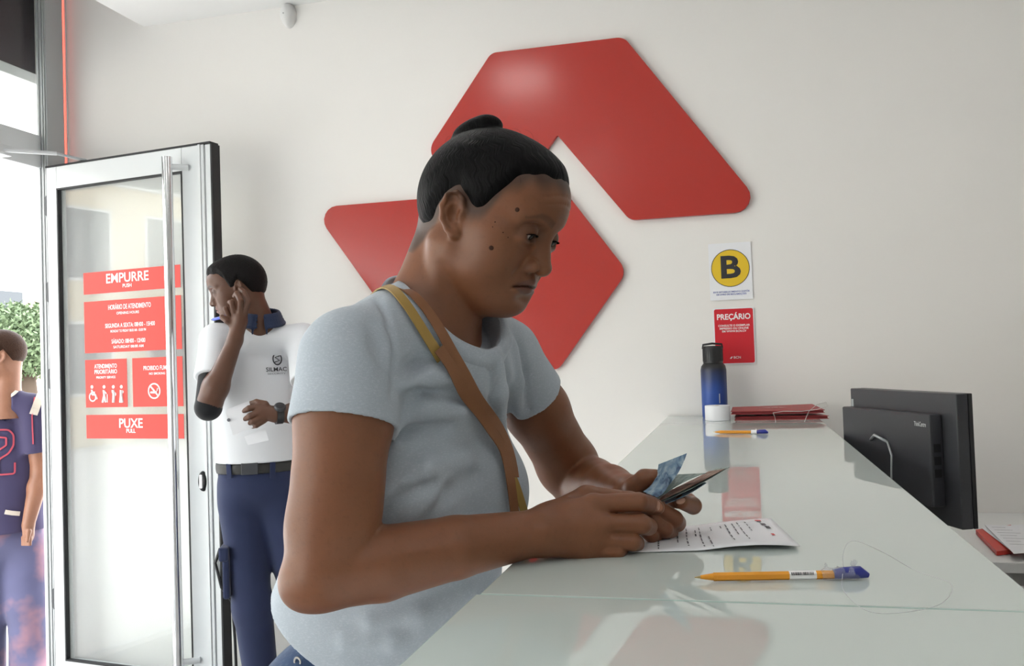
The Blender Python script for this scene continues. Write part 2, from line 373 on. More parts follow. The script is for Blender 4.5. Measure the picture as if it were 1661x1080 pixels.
# pictograms
def picto(u, z, kind):
    mb = MB(); O = dp(u, z, .0056)
    def P(x, y): return O+AX*x+AY*y
    def dot(x, y, r): mb.prism(disc(r, 16), P(x, y), AX, AY, dn, .0006)
    def bar(*pts, r=.005): mb.tube([P(*q)+dn*.0003 for q in pts], r, 6); 
    if kind == 'wheelchair':
        dot(-.006, .034, .0075); bar((-.005, .022), (-.002, 0), (.014, 0), (.024, -.02), r=.005); bar((-.004, .012), (.012, .010), r=.003); ringmesh(mb, .016, .021, P(-.003, -.010), AX, AY, dn, .0006, 24)
    elif kind == 'cane':
        dot(0, .034, .0075); bar((0, .02), (.002, -.002), (-.008, -.034), r=.006); bar((.002, -.002), (.010, -.034), r=.005); bar((.002, .016), (.014, .004), r=.003); bar((.018, .002), (.018, -.034), r=.0022)
    elif kind == 'pregnant':
        dot(0, .034, .0075); bar((-.002, .02), (.004, .0), (0, -.034), r=.007); dot(.007, .002, .009)
    elif kind == 'child':
        dot(0, .034, .0075); bar((0, .02), (0, 0), (-.005, -.034), r=.007); bar((0, 0), (.006, -.034), r=.006); dot(.006, .012, .007)
    else:
        ringmesh(mb, .028, .034, P(0, 0), AX, AY, dn, .0006, 30); bar((-.020, .022), (.022, -.020), r=.004); bar((-.018, -.006), (.016, -.006), r=.0045); bar((.016, .0), (.02, .012), r=.0025)
    mb.build('pictogram', M['whiteprint'], st)
for px, k in ((151, 'wheelchair'), (169, 'cane'), (184, 'pregnant'), (197, 'child')):
    u, z = don(px, 640); picto(u, z, k)
u, z = don(250, 634); picto(u, z, 'smoke')

# ------------------------------------------------------------------ wall emblem
def wp(px, py): q = onp(px, py, 1, YW-.02); return np.array([q[0], q[2]])
A_, B_ = wp(797, 86), wp(1012, 60.5); C_, D_ = wp(1243, 342), wp(1022, 357); E_ = wp(904, 219)
G_ = wp(694, 244); K_ = wp(506, 337)
zt = (A_[1]+B_[1])/2; zf = (C_[1]+D_[1])/2; A_[1] = B_[1] = zt; C_[1] = D_[1] = zf
cen = (C_+K_)/2
dAG = G_-A_; dBC = C_-B_
t_ = np.linalg.solve(np.array([[dAG[0], -dBC[0]], [dAG[1], -dBC[1]]]), G_-E_)
F_ = E_+dAG*t_[0]
upper = [A_, B_, C_, D_, E_, F_, G_]
lower = [2*cen-p for p in upper]
rads = [.045, .055, .06, .05, .004, .03, .06]
em = tag(empty('wall_emblem', (float(cen[0]), YW, float(cen[1]))), 'large red two-piece chevron emblem mounted on the white back wall', 'wall sign')
for poly in (upper, lower):
    MB().prism(rounded([tuple(p) for p in poly], rads), (0, YW-.001, 0), (1, 0, 0), (0, 0, 1), (0, -1, 0), .022, .0015).build('chevron', M['logo'], em)
# round detector high on the back wall
q = onp(464, 22, 1, YW-.03)
e = tag(empty('motion_detector', (q[0], YW, q[2])), 'small white oval motion detector high on the back wall', 'detector')
mb = MB().lathe([(0, .045), (.016, .043), (.028, .032), (.033, .012), (.034, 0), (0, 0)], (0, 0, 0), 24)
for v in mb.bm.verts: v.co = Vector((q[0]+v.co.x, YW-v.co.z, q[2]+v.co.y*1.65))
mb.build('housing', mat('detector_white', (.72, .71, .70), .45), e, auto=50)
MB().lathe([(0, .003), (.003, .002), (.0035, 0), (0, 0)], (q[0]-.006, YW-.044, q[2]-.002), 10, (0, -1, 0)).build('indicator', mat('ind_grey', (.4, .4, .4), .4), e)

# ------------------------------------------------------------------ posters on the wall
def poster(name, lab, corners, paper, r):
    p = [onp(x, y, 1, YW-.003) for x, y in corners]                 # tl tr br bl
    o = (p[0]+p[1]+p[2]+p[3])/4; ax = (p[1]-p[0]+p[2]-p[3])/2; W = np.linalg.norm(ax); ax /= W; ay = (p[0]-p[3]+p[1]-p[2])/2; Hh = np.linalg.norm(ay); ay = np.array([-ax[2], 0, ax[0]])
    e = tag(empty(name, tuple(o)), lab, 'poster')
    MB().prism(rounded([(-W/2, -Hh/2), (W/2, -Hh/2), (W/2, Hh/2), (-W/2, Hh/2)], r), o, ax, ay, (0, -1, 0), .002).build('sheet', paper, e)
    return e, o+np.array([0, -.0022, 0]), ax, ay, W, Hh
N = np.array([0, -1.0, 0])
e, o, ax, ay, W, Hh = poster('complaints_notice', 'white notice with a black B in a yellow circle on the wall', ((1148, 396), (1217, 392), (1222, 484), (1153, 488)), M['paper'], .002)
c = o+ay*.012
MB().prism(disc(.0715*W/.16), c, ax, ay, N, .0006).build('circle', M['yellow'], e)
ringmesh(MB(), .070*W/.16, .0725*W/.16, c, ax, ay, N, .0009).build('ring', M['ink'], e)
text('B', .118, c+N*.0008+ax*-.002, ax, ay, M['ink'], e, bold=.028, width=.074)
text('ESTE ESTABELECIMENTO DISPÕE', .0085, o-ay*.079, ax, ay, M['blueprint'], e, bold=.02, width=.135); text('DE LIVRO DE RECLAMAÇÕES', .0085, o-ay*.0885, ax, ay, M['blueprint'], e, bold=.02, width=.112)
e, o, ax, ay, W, Hh = poster('price_notice', 'red price list notice with white lettering on the wall', ((1156, 500), (1223, 498), (1226, 589), (1160, 592)), M['paper'], .003)
MB().prism(rounded([(-W/2+.004, -Hh/2+.004), (W/2-.004, -Hh/2+.004), (W/2-.004, Hh/2-.004), (-W/2+.004, Hh/2-.004)], .007), o, ax, ay, N, .0006).build('red_panel', M['redprint'], e)
o = o+N*.0008
text('PREÇÁRIO', .03, o+ay*.073, ax, ay, M['whiteprint'], e, bold=.025, width=.125)
for k, (s, wd) in enumerate((('CONSULTE O EXEMPLAR', .118), ('IMPRESSO OU ONLINE', .108), ('EM WWW.BCN.CV', .09))): text(s, .0105, o+ay*(.04-.011*k), ax, ay, M['whiteprint'], e, bold=.02, width=wd)
text('BCN', .013, o-ay*.083+ax*.008, ax, ay, M['whiteprint'], e, bold=.01, width=.026)
MB().prism([(-.006, -.004), (0, -.004), (.006, .004), (0, .004)], o-ay*.083-ax*.014, ax, ay, N, .0005).build('mark', M['whiteprint'], e)

# ------------------------------------------------------------------ counter
ZT = 1.105; CX0, CX1 = -.272, .267; YS_ = .905; CY0 = .28
ct = tag(empty('service_counter', (0, 1.9, 0)), 'long white service counter topped with pale back-painted glass', 'counter')
MB().box((CX0+.02, CY0+.02, .08), (CX1-.004, YW-.002, ZT-.012), .003).build('body', M['white_lam'], ct)
MB().box((CX0+.06, CY0+.06, 0), (CX1-.04, YW-.002, .08)).build('plinth', M['grey_lam'], ct)
MB().box((CX1-.004, CY0+.02, .6), (CX1+.012, YW-.002, ZT-.022), .002).build('inner_ledge', M['white_lam'], ct)
def glasspanel(x0, x1, y0, y1, lab):
    e_ = MB().box((x0, y0, ZT-.012), (x1, y1, ZT-.0006), .0008).build('glass_core', M['glass_edge'], ct)
    MB().box((x0+.0012, y0+.0012, ZT-.0012), (x1-.0012, y1-.0012, ZT), .0004).build('glass_panel', M['glass_top'], ct)
glasspanel(CX0, CX1, YS_+.002, YW-.002, ''); glasspanel(CX0-.004, CX1, CY0, YS_-.0015, '')
# lower desk behind the counter
dk = tag(empty('desk', (1.0, 2.9, 0)), 'low white clerk desk against the back wall', 'desk')
ZD2 = .74
q = onp(1629, 912, 2, ZD2)
DX0 = CX1+.02; DYF = float(q[1])
MB().box((DX0, DYF, ZD2-.03), (XR-.002, YW-.002, ZD2), .002).build('top', M['white_lam'], dk)
MB().box((DX0+.3, DYF+.03, .06), (XR-.05, YW-.05, ZD2-.03)).build('carcass', M['grey_lam'], dk)
for k in range(3): MB().box((DX0+.32, DYF+.012, .10+.2*k), (DX0+1.0, DYF+.03, .27+.2*k), .003).build('drawer', M['white_lam'], dk)
MB().box((DX0, 1.2, ZD2-.03), (DX0+.10, DYF-.001, ZD2), .002).build('side_shelf', M['white_lam'], dk)
MB().box((DX0+.01, 1.2, 0), (DX0+.06, DYF-.001, ZD2-.03)).build('side_panel', M['grey_lam'], dk)
# ------------------------------------------------------------------ a small implicit-surface modeller for bodies and cloth
def V(*a): return np.array(a, float)
class Field:
    """distance samples on a regular grid; shapes are blended in locally, then polygonised as one smooth surface"""
    def __init__(s, lo, hi, h):
        s.lo = np.array(lo, float); s.h = h; s.n = np.ceil((np.array(hi)-s.lo)/h).astype(int)+1
        s.ax = [(s.lo[i]+np.arange(s.n[i])*h).astype(np.float32) for i in range(3)]
        s.d = np.full(s.n, .2, np.float32)
    def like(s):
        o = Field.__new__(Field); o.lo, o.h, o.n, o.ax = s.lo, s.h, s.n, s.ax; o.d = np.full(s.n, .2, np.float32); return o
    def _sl(s, lo, hi):
        a = np.clip(np.floor((lo-s.lo)/s.h).astype(int), 0, s.n); b = np.clip(np.ceil((hi-s.lo)/s.h).astype(int)+1, 0, s.n)
        return tuple(slice(a[i], b[i]) for i in range(3))
    def _pts(s, sl): return np.stack(np.meshgrid(*[s.ax[i][sl[i]] for i in range(3)], indexing='ij'), -1)
    def put(s, fn, lo, hi, k=.01, op='u', pad=None):
        pad = (k+.012) if pad is None else pad
        sl = s._sl(np.array(lo)-pad, np.array(hi)+pad)
        if any(q.stop <= q.start for q in sl): return s
        d = fn(s._pts(sl)).astype(np.float32); a = s.d[sl]
        if op == 'u':
            h = np.maximum(k-np.abs(a-d), 0)/max(k, 1e-6); s.d[sl] = np.minimum(a, d)-h*h*k*.25
        elif op == 's':
            d = -d; h = np.maximum(k-np.abs(a-d), 0)/max(k, 1e-6); s.d[sl] = np.maximum(a, d)+h*h*k*.25
        elif op == 'i':
            h = np.maximum(k-np.abs(a-d), 0)/max(k, 1e-6); s.d[sl] = np.maximum(a, d)+h*h*k*.25
        return s
    def cone(s, a, b, r1, r2=None, k=.01, op='u'):
        a = np.array(a, float); b = np.array(b, float); r2 = r1 if r2 is None else r2; ba = b-a; L = max(ba@ba, 1e-12); r = max(r1, r2)
        def fn(p):
            q = p-a; t = np.clip((q@ba)/L, 0, 1); return np.linalg.norm(q-t[..., None]*ba, axis=-1)-(r1+(r2-r1)*t)
        return s.put(fn, np.minimum(a, b)-r, np.maximum(a, b)+r, k, op)
    def chain(s, pts, rs, k=.006, op='u'):
        for i in range(len(pts)-1): s.cone(pts[i], pts[i+1], rs[i], rs[i+1], k, op)
        return s
    def ell(s, c, r, R=None, k=.01, op='u'):
        """ellipsoid; the columns of R are its axes"""
        c = np.array(c, float); r = np.array(r, float); R = np.eye(3) if R is None else np.array(R)
        ext = np.sqrt(((R*r)**2).sum(1))
        def fn(p):
            q = (p-c)@R; k0 = np.linalg.norm(q/r, axis=-1); k1 = np.linalg.norm(q/(r*r), axis=-1); return k0*(k0-1)/np.maximum(k1, 1e-6)
        return s.put(fn, c-ext, c+ext, k, op)
    def merge(s, o, k=.01):
        a, d = s.d, o.d; h = np.maximum(k-np.abs(a-d), 0)/k; s.d = np.minimum(a, d)-h*h*k*.25; return s
    def mesh(s, smooth=0):
        """naive surface nets"""
        d = s.d; n = np.array(d.shape); ins = d < 0
        c = sum(ins[i:n[0]-1+i, j:n[1]-1+j, k:n[2]-1+k].astype(np.int8) for i in (0, 1) for j in (0, 1) for k in (0, 1))
        cells = np.argwhere((c > 0) & (c < 8)); idx = np.full(n-1, -1, np.int32); idx[tuple(cells.T)] = np.arange(len(cells))
        cor = [(i, j, k) for i in (0, 1) for j in (0, 1) for k in (0, 1)]
        val = {q: d[cells[:, 0]+q[0], cells[:, 1]+q[1], cells[:, 2]+q[2]] for q in cor}
        acc = np.zeros((len(cells), 3)); cnt = np.zeros(len(cells))
        for a in cor:
            for ax in range(3):
                if a[ax]: continue
                b = tuple(1 if i == ax else a[i] for i in range(3)); va, vb = val[a], val[b]; m = (va < 0) != (vb < 0)
                t = np.where(m, va/np.where(m, va-vb, 1), 0); p = np.tile(np.array(a, float), (len(cells), 1)); p[:, ax] += t
                acc[m] += p[m]; cnt[m] += 1
        v = s.lo+(cells+acc/cnt[:, None])*s.h
        F = []
        for ax in range(3):
            o1, o2 = [(1, 2), (2, 0), (0, 1)][ax]
            sl0 = [slice(None)]*3; sl1 = [slice(None)]*3; sl0[ax] = slice(0, n[ax]-1); sl1[ax] = slice(1, n[ax])
            for o in (o1, o2): sl0[o] = slice(1, n[o]-1); sl1[o] = slice(1, n[o]-1)
            A = ins[tuple(sl0)]; B = ins[tuple(sl1)]
            for flip, msk in ((False, A & ~B), (True, ~A & B)):
                e = np.argwhere(msk)
                if not len(e): continue
                off = np.zeros(3, int); off[o1] = 1; off[o2] = 1; e = e+off
                def at_(da, db):
                    q = e.copy(); q[:, o1] += da; q[:, o2] += db; return idx[tuple(q.T)]
                f = np.stack([at_(-1, -1), at_(0, -1), at_(0, 0), at_(-1, 0)], 1); F.append(f[:, ::-1] if flip else f)
        F = np.concatenate(F)
        for _ in range(smooth):
            acc = np.zeros_like(v); cnt = np.zeros(len(v))
            for a, b in ((0, 1), (1, 2), (2, 3), (3, 0)):
                for x, y in ((a, b), (b, a)):
                    acc += np.stack([np.bincount(F[:, x], v[F[:, y], i], len(v)) for i in range(3)], 1); cnt += np.bincount(F[:, x], minlength=len(v))
            v = v*.5+.5*acc/np.maximum(cnt, 1)[:, None]
        return v, F
def join(parts):
    vs_, fs, o = [], [], 0
    for v, f in parts: vs_.append(v); fs.append(f+o); o += len(v)
    return np.concatenate(vs_), np.concatenate(fs)
def npmesh(name, v, f):
    me = bpy.data.meshes.new(name); me.vertices.add(len(v)); me.vertices.foreach_set('co', v.astype(np.float32).ravel())
    me.loops.add(f.size); me.loops.foreach_set('vertex_index', f.astype(np.int32).ravel())
    me.polygons.add(len(f)); me.polygons.foreach_set('loop_start', np.arange(0, f.size, f.shape[1], dtype=np.int32))
    me.polygons.foreach_set('use_smooth', np.ones(len(f), bool)); me.update(calc_edges=True); me.validate(); return me
def attr(me, name, vals):
    a = me.attributes.new(name, 'FLOAT', 'POINT'); a.data.foreach_set('value', np.asarray(vals, np.float32)); return a
def rotm(yaw, pitch=0, roll=0):
    """columns: forward, left, up of a figure that turns by yaw, nods down by pitch, leans by roll (degrees)"""
    y, p, r = map(math.radians, (yaw, pitch, roll)); cy, sy, cp, sp, c_, s_ = math.cos(y), math.sin(y), math.cos(p), math.sin(p), math.cos(r), math.sin(r)
    return np.array([[cy, -sy, 0], [sy, cy, 0], [0, 0, 1]])@np.array([[cp, 0, sp], [0, 1, 0], [-sp, 0, cp]])@np.array([[1, 0, 0], [0, c_, -s_], [0, s_, c_]])
from mathutils.bvhtree import BVHTree
def bvh(v, f): return BVHTree.FromPolygons([tuple(p) for p in v], [tuple(int(i) for i in q) for q in f])
def hit(tree, px, py, lift=0.0, fallback=None):
    """the surface point seen along a sight line, lifted along the surface normal"""
    r = _ray(px, py); r = r/np.linalg.norm(r); loc, nor, i, d = tree.ray_cast(Vector(CAM), Vector(r))
    if loc is None: return (None, None) if fallback is None else (at(px, py, fallback), -r)
    n = np.array(nor); n = n if n@r < 0 else -n
    return np.array(loc)+n*lift, n
def sstep(a, b, x): t = np.clip((x-a)/(b-a), 0, 1); return t*t*(3-2*t)

def skin_mat(name, base, lip=(.2, .07, .06), brow=(.02, .013, .01), rough=.42, dark=None):
    """procedural skin: blotchy base, with masks for lips, brows and darker eyelids"""
    m = bpy.data.materials.new(name); m.use_nodes = True; nt = m.node_tree; b = nt.nodes['Principled BSDF']; L = nt.links.new
    g = nt.nodes.new('ShaderNodeTexCoord')
    def noise(sc, det=4):
        n = nt.nodes.new('ShaderNodeTexNoise'); n.inputs['Scale'].default_value = sc; n.inputs['Detail'].default_value = det; L(g.outputs['Object'], n.inputs['Vector']); return n
    def mix(fac, A, B):
        x = nt.nodes.new('ShaderNodeMix'); x.data_type = 'RGBA'; L(fac, x.inputs['Factor'])
        for nm, q in (('A', A), ('B', B)):
            if isinstance(q, tuple): x.inputs[nm].default_value = (*q, 1)
            else: L(q, x.inputs[nm])
        return x.outputs['Result']
    c = mix(noise(14).outputs['Fac'], tuple(x*.82 for x in base), tuple(x*1.18 for x in base))
    r_ = nt.nodes.new('ShaderNodeMapRange'); L(noise(160, 3).outputs['Fac'], r_.inputs[0]); r_.inputs[1].default_value = .55; r_.inputs[2].default_value = .85; r_.inputs[3].default_value = 0; r_.inputs[4].default_value = .35
    c = mix(r_.outputs[0], c, tuple(x*.6 for x in base))
    for an, cc in (('dark', dark or tuple(x*.45 for x in base)), ('lip', lip), ('brow', brow), ('nail', tuple(min(1, x*1.7+.03) for x in base))):
        a = nt.nodes.new('ShaderNodeAttribute'); a.attribute_name = an; c = mix(a.outputs['Fac'], c, cc)
    L(c, b.inputs['Base Color']); b.inputs['Roughness'].default_value = rough; b.inputs['Specular IOR Level'].default_value = .4
    b.inputs['Subsurface Weight'].default_value = .08; b.inputs['Subsurface Radius'].default_value = (.012, .005, .003); b.inputs['Subsurface Scale'].default_value = .6
    bp = nt.nodes.new('ShaderNodeBump'); bp.inputs['Strength'].default_value = .12; bp.inputs['Distance'].default_value = .001
    L(noise(420, 3).outputs['Fac'], bp.inputs['Height']); L(bp.outputs['Normal'], b.inputs['Normal'])
    return m
def cloth_mat(name, base, fleck=None, famt=.0, rough=.85, weave=900, streak=None, noise=.06, nscale=9):
    """knitted or woven cloth: soft mottling, optional pale flecks drawn out along one axis"""
    m = bpy.data.materials.new(name); m.use_nodes = True; nt = m.node_tree; b = nt.nodes['Principled BSDF']; L = nt.links.new
    g = nt.nodes.new('ShaderNodeTexCoord'); mp = nt.nodes.new('ShaderNodeMapping'); L(g.outputs['Object'], mp.inputs[0])
    n = nt.nodes.new('ShaderNodeTexNoise'); n.inputs['Scale'].default_value = nscale; L(g.outputs['Object'], n.inputs['Vector'])
    x = nt.nodes.new('ShaderNodeMix'); x.data_type = 'RGBA'; x.inputs['A'].default_value = (*[q*(1-noise) for q in base], 1); x.inputs['B'].default_value = (*[min(1, q*(1+noise)) for q in base], 1)
    L(n.outputs['Fac'], x.inputs['Factor']); last = x.outputs['Result']
    if fleck:
        mp.inputs['Scale'].default_value = streak or (1, 1, 1)
        n2 = nt.nodes.new('ShaderNodeTexNoise'); n2.inputs['Scale'].default_value = 220; n2.inputs['Detail'].default_value = 3; L(mp.outputs[0], n2.inputs['Vector'])
        mr = nt.nodes.new('ShaderNodeMapRange'); L(n2.outputs['Fac'], mr.inputs[0]); mr.inputs[1].default_value = .5; mr.inputs[2].default_value = .75; mr.inputs[4].default_value = famt
        x2 = nt.nodes.new('ShaderNodeMix'); x2.data_type = 'RGBA'; L(mr.outputs[0], x2.inputs['Factor']); L(last, x2.inputs['A']); x2.inputs['B'].default_value = (*fleck, 1); last = x2.outputs['Result']
    L(last, b.inputs['Base Color']); b.inputs['Roughness'].default_value = rough; b.inputs['Specular IOR Level'].default_value = .2; b.inputs['Sheen Weight'].default_value = .15
    n3 = nt.nodes.new('ShaderNodeTexNoise'); n3.inputs['Scale'].default_value = weave; L(g.outputs['Object'], n3.inputs['Vector'])
    bp = nt.nodes.new('ShaderNodeBump'); bp.inputs['Strength'].default_value = .25; bp.inputs['Distance'].default_value = .001; L(n3.outputs['Fac'], bp.inputs['Height']); L(bp.outputs['Normal'], b.inputs['Normal'])
    return m
def hair_mat(name, base, scale=(60, 60, 6), bump=.6):
    m = bpy.data.materials.new(name); m.use_nodes = True; nt = m.node_tree; b = nt.nodes['Principled BSDF']; L = nt.links.new
    a = nt.nodes.new('ShaderNodeAttribute'); a.attribute_name = 'strand'; a.attribute_type = 'GEOMETRY'
    g = nt.nodes.new('ShaderNodeTexCoord')
    n = nt.nodes.new('ShaderNodeTexNoise'); n.inputs['Scale'].default_value = 1; n.inputs['Detail'].default_value = 5; L(a.outputs['Vector'], n.inputs['Vector'])
    x = nt.nodes.new('ShaderNodeMix'); x.data_type = 'RGBA'; x.inputs['A'].default_value = (*[q*.4 for q in base], 1); x.inputs['B'].default_value = (*[q*1.9 for q in base], 1); L(n.outputs['Fac'], x.inputs['Factor']); L(x.outputs['Result'], b.inputs['Base Color'])
    b.inputs['Roughness'].default_value = .5; b.inputs['Specular IOR Level'].default_value = .07
    bp = nt.nodes.new('ShaderNodeBump'); bp.inputs['Strength'].default_value = bump; bp.inputs['Distance'].default_value = .004; L(n.outputs['Fac'], bp.inputs['Height']); L(bp.outputs['Normal'], b.inputs['Normal'])
    return m
def vattr(me, name, vals):
    a = me.attributes.new(name, 'FLOAT_VECTOR', 'POINT'); a.data.foreach_set('vector', np.asarray(vals, np.float32).ravel())
# ------------------------------------------------------------------ heads
def groove(F, O, R, zl, y0, y1, w, depth, k, xmin):
    """shallow line of even depth pressed into the face surface"""
    lo = O-.15; sl = F._sl(lo, O+.15); p = (F._pts(sl)-O)@R; d = F.d[sl]; y = np.abs(p[..., 1])
    fade = np.clip((y1-y)/.006, 0, 1)*np.clip((y-y0)/.004+(1 if y0 == 0 else 0), 0, 1)
    c = np.maximum(np.maximum(np.abs(p[..., 2]-zl(y))-w, -d-depth*fade), np.maximum(np.maximum(y-y1, y0-y), xmin-p[..., 0]))
    c = -c; h_ = np.maximum(k-np.abs(d-c), 0)/k; nd = np.maximum(d, c)+h_*h_*k*.25
    near = (p[..., 0] > xmin-.01) & (np.abs(p[..., 2]-zl(y)) < .012) & (y < y1+.003)
    F.d[sl] = np.where(near, nd, d).astype(np.float32)
def head_into(F, O, R, p=None, lids=True):
    """blend a head into field F: O = middle of the head at eye height, R = axes (forward, left, up)"""
    p = p or {}; g = lambda k, d: p.get(k, d)
    P = lambda x, y, z: O+R@V(x, y, z)
    E = lambda c, r, k, op='u', Q=None: F.ell(P(*c), r, R if Q is None else R@Q, k, op)
    Cn = lambda a, b, r1, r2, k, op='u': F.cone(P(*a), P(*b), r1, r2, k, op)
    E((-.005, 0, .031), (.092, .074, .085), .01)                     # skull
    E((-.028, 0, .018), (.066, .069, .070), .02)
    E((.047, 0, .039), (.058, .060, .056), .03)                      # forehead
    E((.022, 0, -.040), (.060, .060, .074), .03)                     # face mass
    for s in (-1, 1):
        Cn((-.008, s*.052, -.050), (.048, s*.026, -.092), .022, .020, .03)  # jaw
        E((.046, s*.040, -.036), (.034, .027, .038), .025)           # cheek
        E((.030, s*.056, -.012), (.034, .016, .018), .02)           # cheekbone
        Cn((.088, s*.010, .020), (.072, s*.046, .018), .0085, .007, .016)   # brow ridge
    E((.056, 0, -.092), (.031, .028, .020), .025)                    # chin
    E((.058, 0, -.064), (.030, .034, .026), .022)                    # muzzle
    for s in (-1, 1): E((.100, s*.033, -.002), (.018, .019, .012), .014, 's')     # eye sockets
    n = g('nose', 1.0)
    Cn((.086, 0, .010), (.093, 0, -.022), .0075, .009, .014)          # nose bridge
    Cn((.093, 0, -.022), (.0955+.004*n, 0, -.0385), .009, .0118, .008)
    for s in (-1, 1):
        E((.0885, s*.0155, -.0405), (.0130, .0090, .0098), .0050)         # nostril wings
        E((.0965, s*.0105, -.0490), (.0062, .0044, .0058), .002, 's')  # nostrils
    # lips
    for s in (-1, 1):
        F.chain([P(.0868, 0, -.0602), P(.0795, s*.020, -.0645), P(.0735, s*.0295, -.0690)], [.0060, .0045, .0025], .006)
        F.chain([P(.0850, 0, -.0742), P(.0780, s*.019, -.0730), P(.0725, s*.0285, -.0725)], [.0066, .0052, .0025], .006)
        F.chain([P(.091, s*.024, -.030), P(.088, s*.029, -.041), P(.082, s*.036, -.056)], [.0008, .0008, .0006], .008, 's')   # fold beside the nose
    E((.092, 0, -.0855), (.010, .020, .006), .012, 's')               # hollow above the chin
    if lids:
        for s in (-1, 1):
            E((.0775, s*.032, .000), (.0145, .0165, .0140), .004)
            E((.079, s*.033, -.011), (.010, .017, .006), .008)           # lower lid bag
            Q = rotm(0, g('gaze', 22))
            F.ell(P(.0775, s*.032, 0)+R@Q@V(.0140, 0, g('slit', -.0012)), (.0055, .0130, g('open', .0034)), R@Q, .0022, 's')
    groove(F, O, R, lambda y: -.0668-.0065*(y/.032)**2, 0, .0325, .0011, .0042, .003, .06)       # mouth line
    if lids: groove(F, O, R, lambda y: .0125-.006*((y-.033)/.015)**2, .027, .048, .0006, .0014, .003, .05)   # lid crease
    for z_ in g('wrinkle', ()): groove(F, O, R, lambda y: z_-6*y*y, 0, .040, .0006, .0004, .003, .05)
    for s in (-1, 1):                                                # ears
        Q = rotm(s*-20, -10); c = V(-.006, s*.0735, -.004); q = lambda x, y, z: P(*(c+Q@V(x, s*y, z)*.86))
        F.ell(q(0, .006, 0), (.0155, .004, .0265), R@Q, .006)
        rim = [q(.013, .006, .004), q(.012, .009, .020), q(.002, .011, .030), q(-.011, .012, .024), q(-.0175, .012, .008), q(-.0155, .011, -.010), q(-.007, .009, -.024), q(.002, .007, -.031)]
        F.chain(rim, [.0026, .003, .0033, .0034, .0034, .0033, .0036, .0044], .003)
        F.chain([q(-.002, .009, .017), q(-.009, .0095, .004), q(-.005, .009, -.010), q(.003, .008, -.015)], [.003]*4, .003)
        F.ell(q(.002, .0125, -.001), (.0085, .0075, .012), R@Q, .004, 's')
        F.ell(q(-.002, .0125, .021), (.007, .0045, .006), R@Q, .004, 's')
        F.ell(q(.011, .008, -.003), (.004, .0045, .006), R@Q, .004)
        F.ell(q(.004, .006, -.030), (.0075, .0045, .0075), R@Q, .005)
def head_masks(me, v, O, R, p=None):
    """where lips, brows and lids are, from the shape itself"""
    p = p or {}; q = (v-O)@R; x, y, z = q[:, 0], np.abs(q[:, 1]), q[:, 2]
    near = (np.linalg.norm(q, axis=1) < .17)
    lipw = np.clip(1-(y/.0255)**2, 0, 1)
    lip = near*(x > .07)*sstep(.0, .25, lipw)*sstep(-.0815-.003, -.0785, z+.000)*(1-sstep(-.0565, -.0535, z+.004*(y/.025)))*(y < .027)
    top = -.0560-.011*(y/.030)**1.5; bot = -.0800+.008*(y/.030)**2
    lip = near*(x > .068)*sstep(-.0015, .0015, top-z)*sstep(-.0015, .0015, z-bot)*sstep(.031, .026, y)
    lip = np.nan_to_num(lip)
    yb = np.array([.013, .024, .036, .050]); zb = np.array([.0165, .0215, .0235, .0165]); zc = np.interp(y, yb, zb); wd = np.interp(y, yb, [.0045, .0045, .0035, .0015])
    brow = near*(x > .05)*(y > .011)*(y < .052)*sstep(wd+.0015, wd-.002, np.abs(z-zc))*p.get('brow', .8)
    eye = np.sqrt(((y-.033)/.025)**2+((z+.001)/.016)**2); dark = near*(x > .055)*sstep(1.2, .5, eye)*p.get('lid', .55)
    if 'zh' in p:                                                   # short fine hair fading out below the hairline
        ph = np.degrees(np.arctan2(y, x)); dz_ = z-np.interp(ph, *p['zh']); jit = .003*np.sin(ph*.33)
        brow = np.maximum(brow, near*sstep(-.024, -.002, dz_+jit)*p.get('fade', .8)*(z > -.07))
    attr(me, 'lip', lip); attr(me, 'brow', brow); attr(me, 'dark', dark)
def hair_shell(O, R, zh, thick, lo, hi, h=.002, extra=None, fuzz=0.0):
    """hair lying on the skull: thickness fades to nothing along the hairline zh(angle)"""
    F = Field(lo, hi, h); P = lambda x, y, z: O+R@V(x, y, z)
    F.ell(P(-.005, 0, .031), (.092, .074, .085), R, .01); F.ell(P(-.028, 0, .018), (.066, .069, .070), R, .02); F.ell(P(.047, 0, .039), (.058, .060, .056), R, .03)
    pts = np.stack(np.meshgrid(*F.ax, indexing='ij'), -1); q = (pts-O)@R
    ph = np.degrees(np.arctan2(np.abs(q[..., 1]), q[..., 0])); z0 = np.interp(ph, *zh)+.0015*np.sin(ph*.33)
    t = -.004+(thick+.004)*np.clip((q[..., 2]-z0+.008)/.030, 0, 1)**.7
    if fuzz: t = t+fuzz*np.sin(q[..., 0]*300)*np.sin(q[..., 1]*270)*np.sin(q[..., 2]*310)
    F.d = F.d-t.astype(np.float32)
    if extra: extra(F, P)
    return F.mesh(1)
def eyeball(parent, O, R, s, gaze, skin, tilt=0):
    c = O+R@V(.0765, s*.032, 0); Q = R@rotm(tilt, gaze); f = Q[:, 0]
    e = MB().lathe([(0, .0128)]+[(.0128*math.sin(a), .0128*math.cos(a)) for a in np.linspace(.15, math.pi-.15, 12)]+[(0, -.0128)], c, 24, f).build('eye', M['sclera'], parent, smooth=True)
    MB().lathe([(0, .01345), (.002, .0134), (.0058, .0124), (.0062, .0115), (0, .0115)], c, 20, f).build('iris', M['iris'], e, smooth=True)
    return e
M['sclera'] = mat('eye_white', (.62, .57, .52), .15); M['iris'] = mat('dark_iris', (.012, .007, .005), .08)
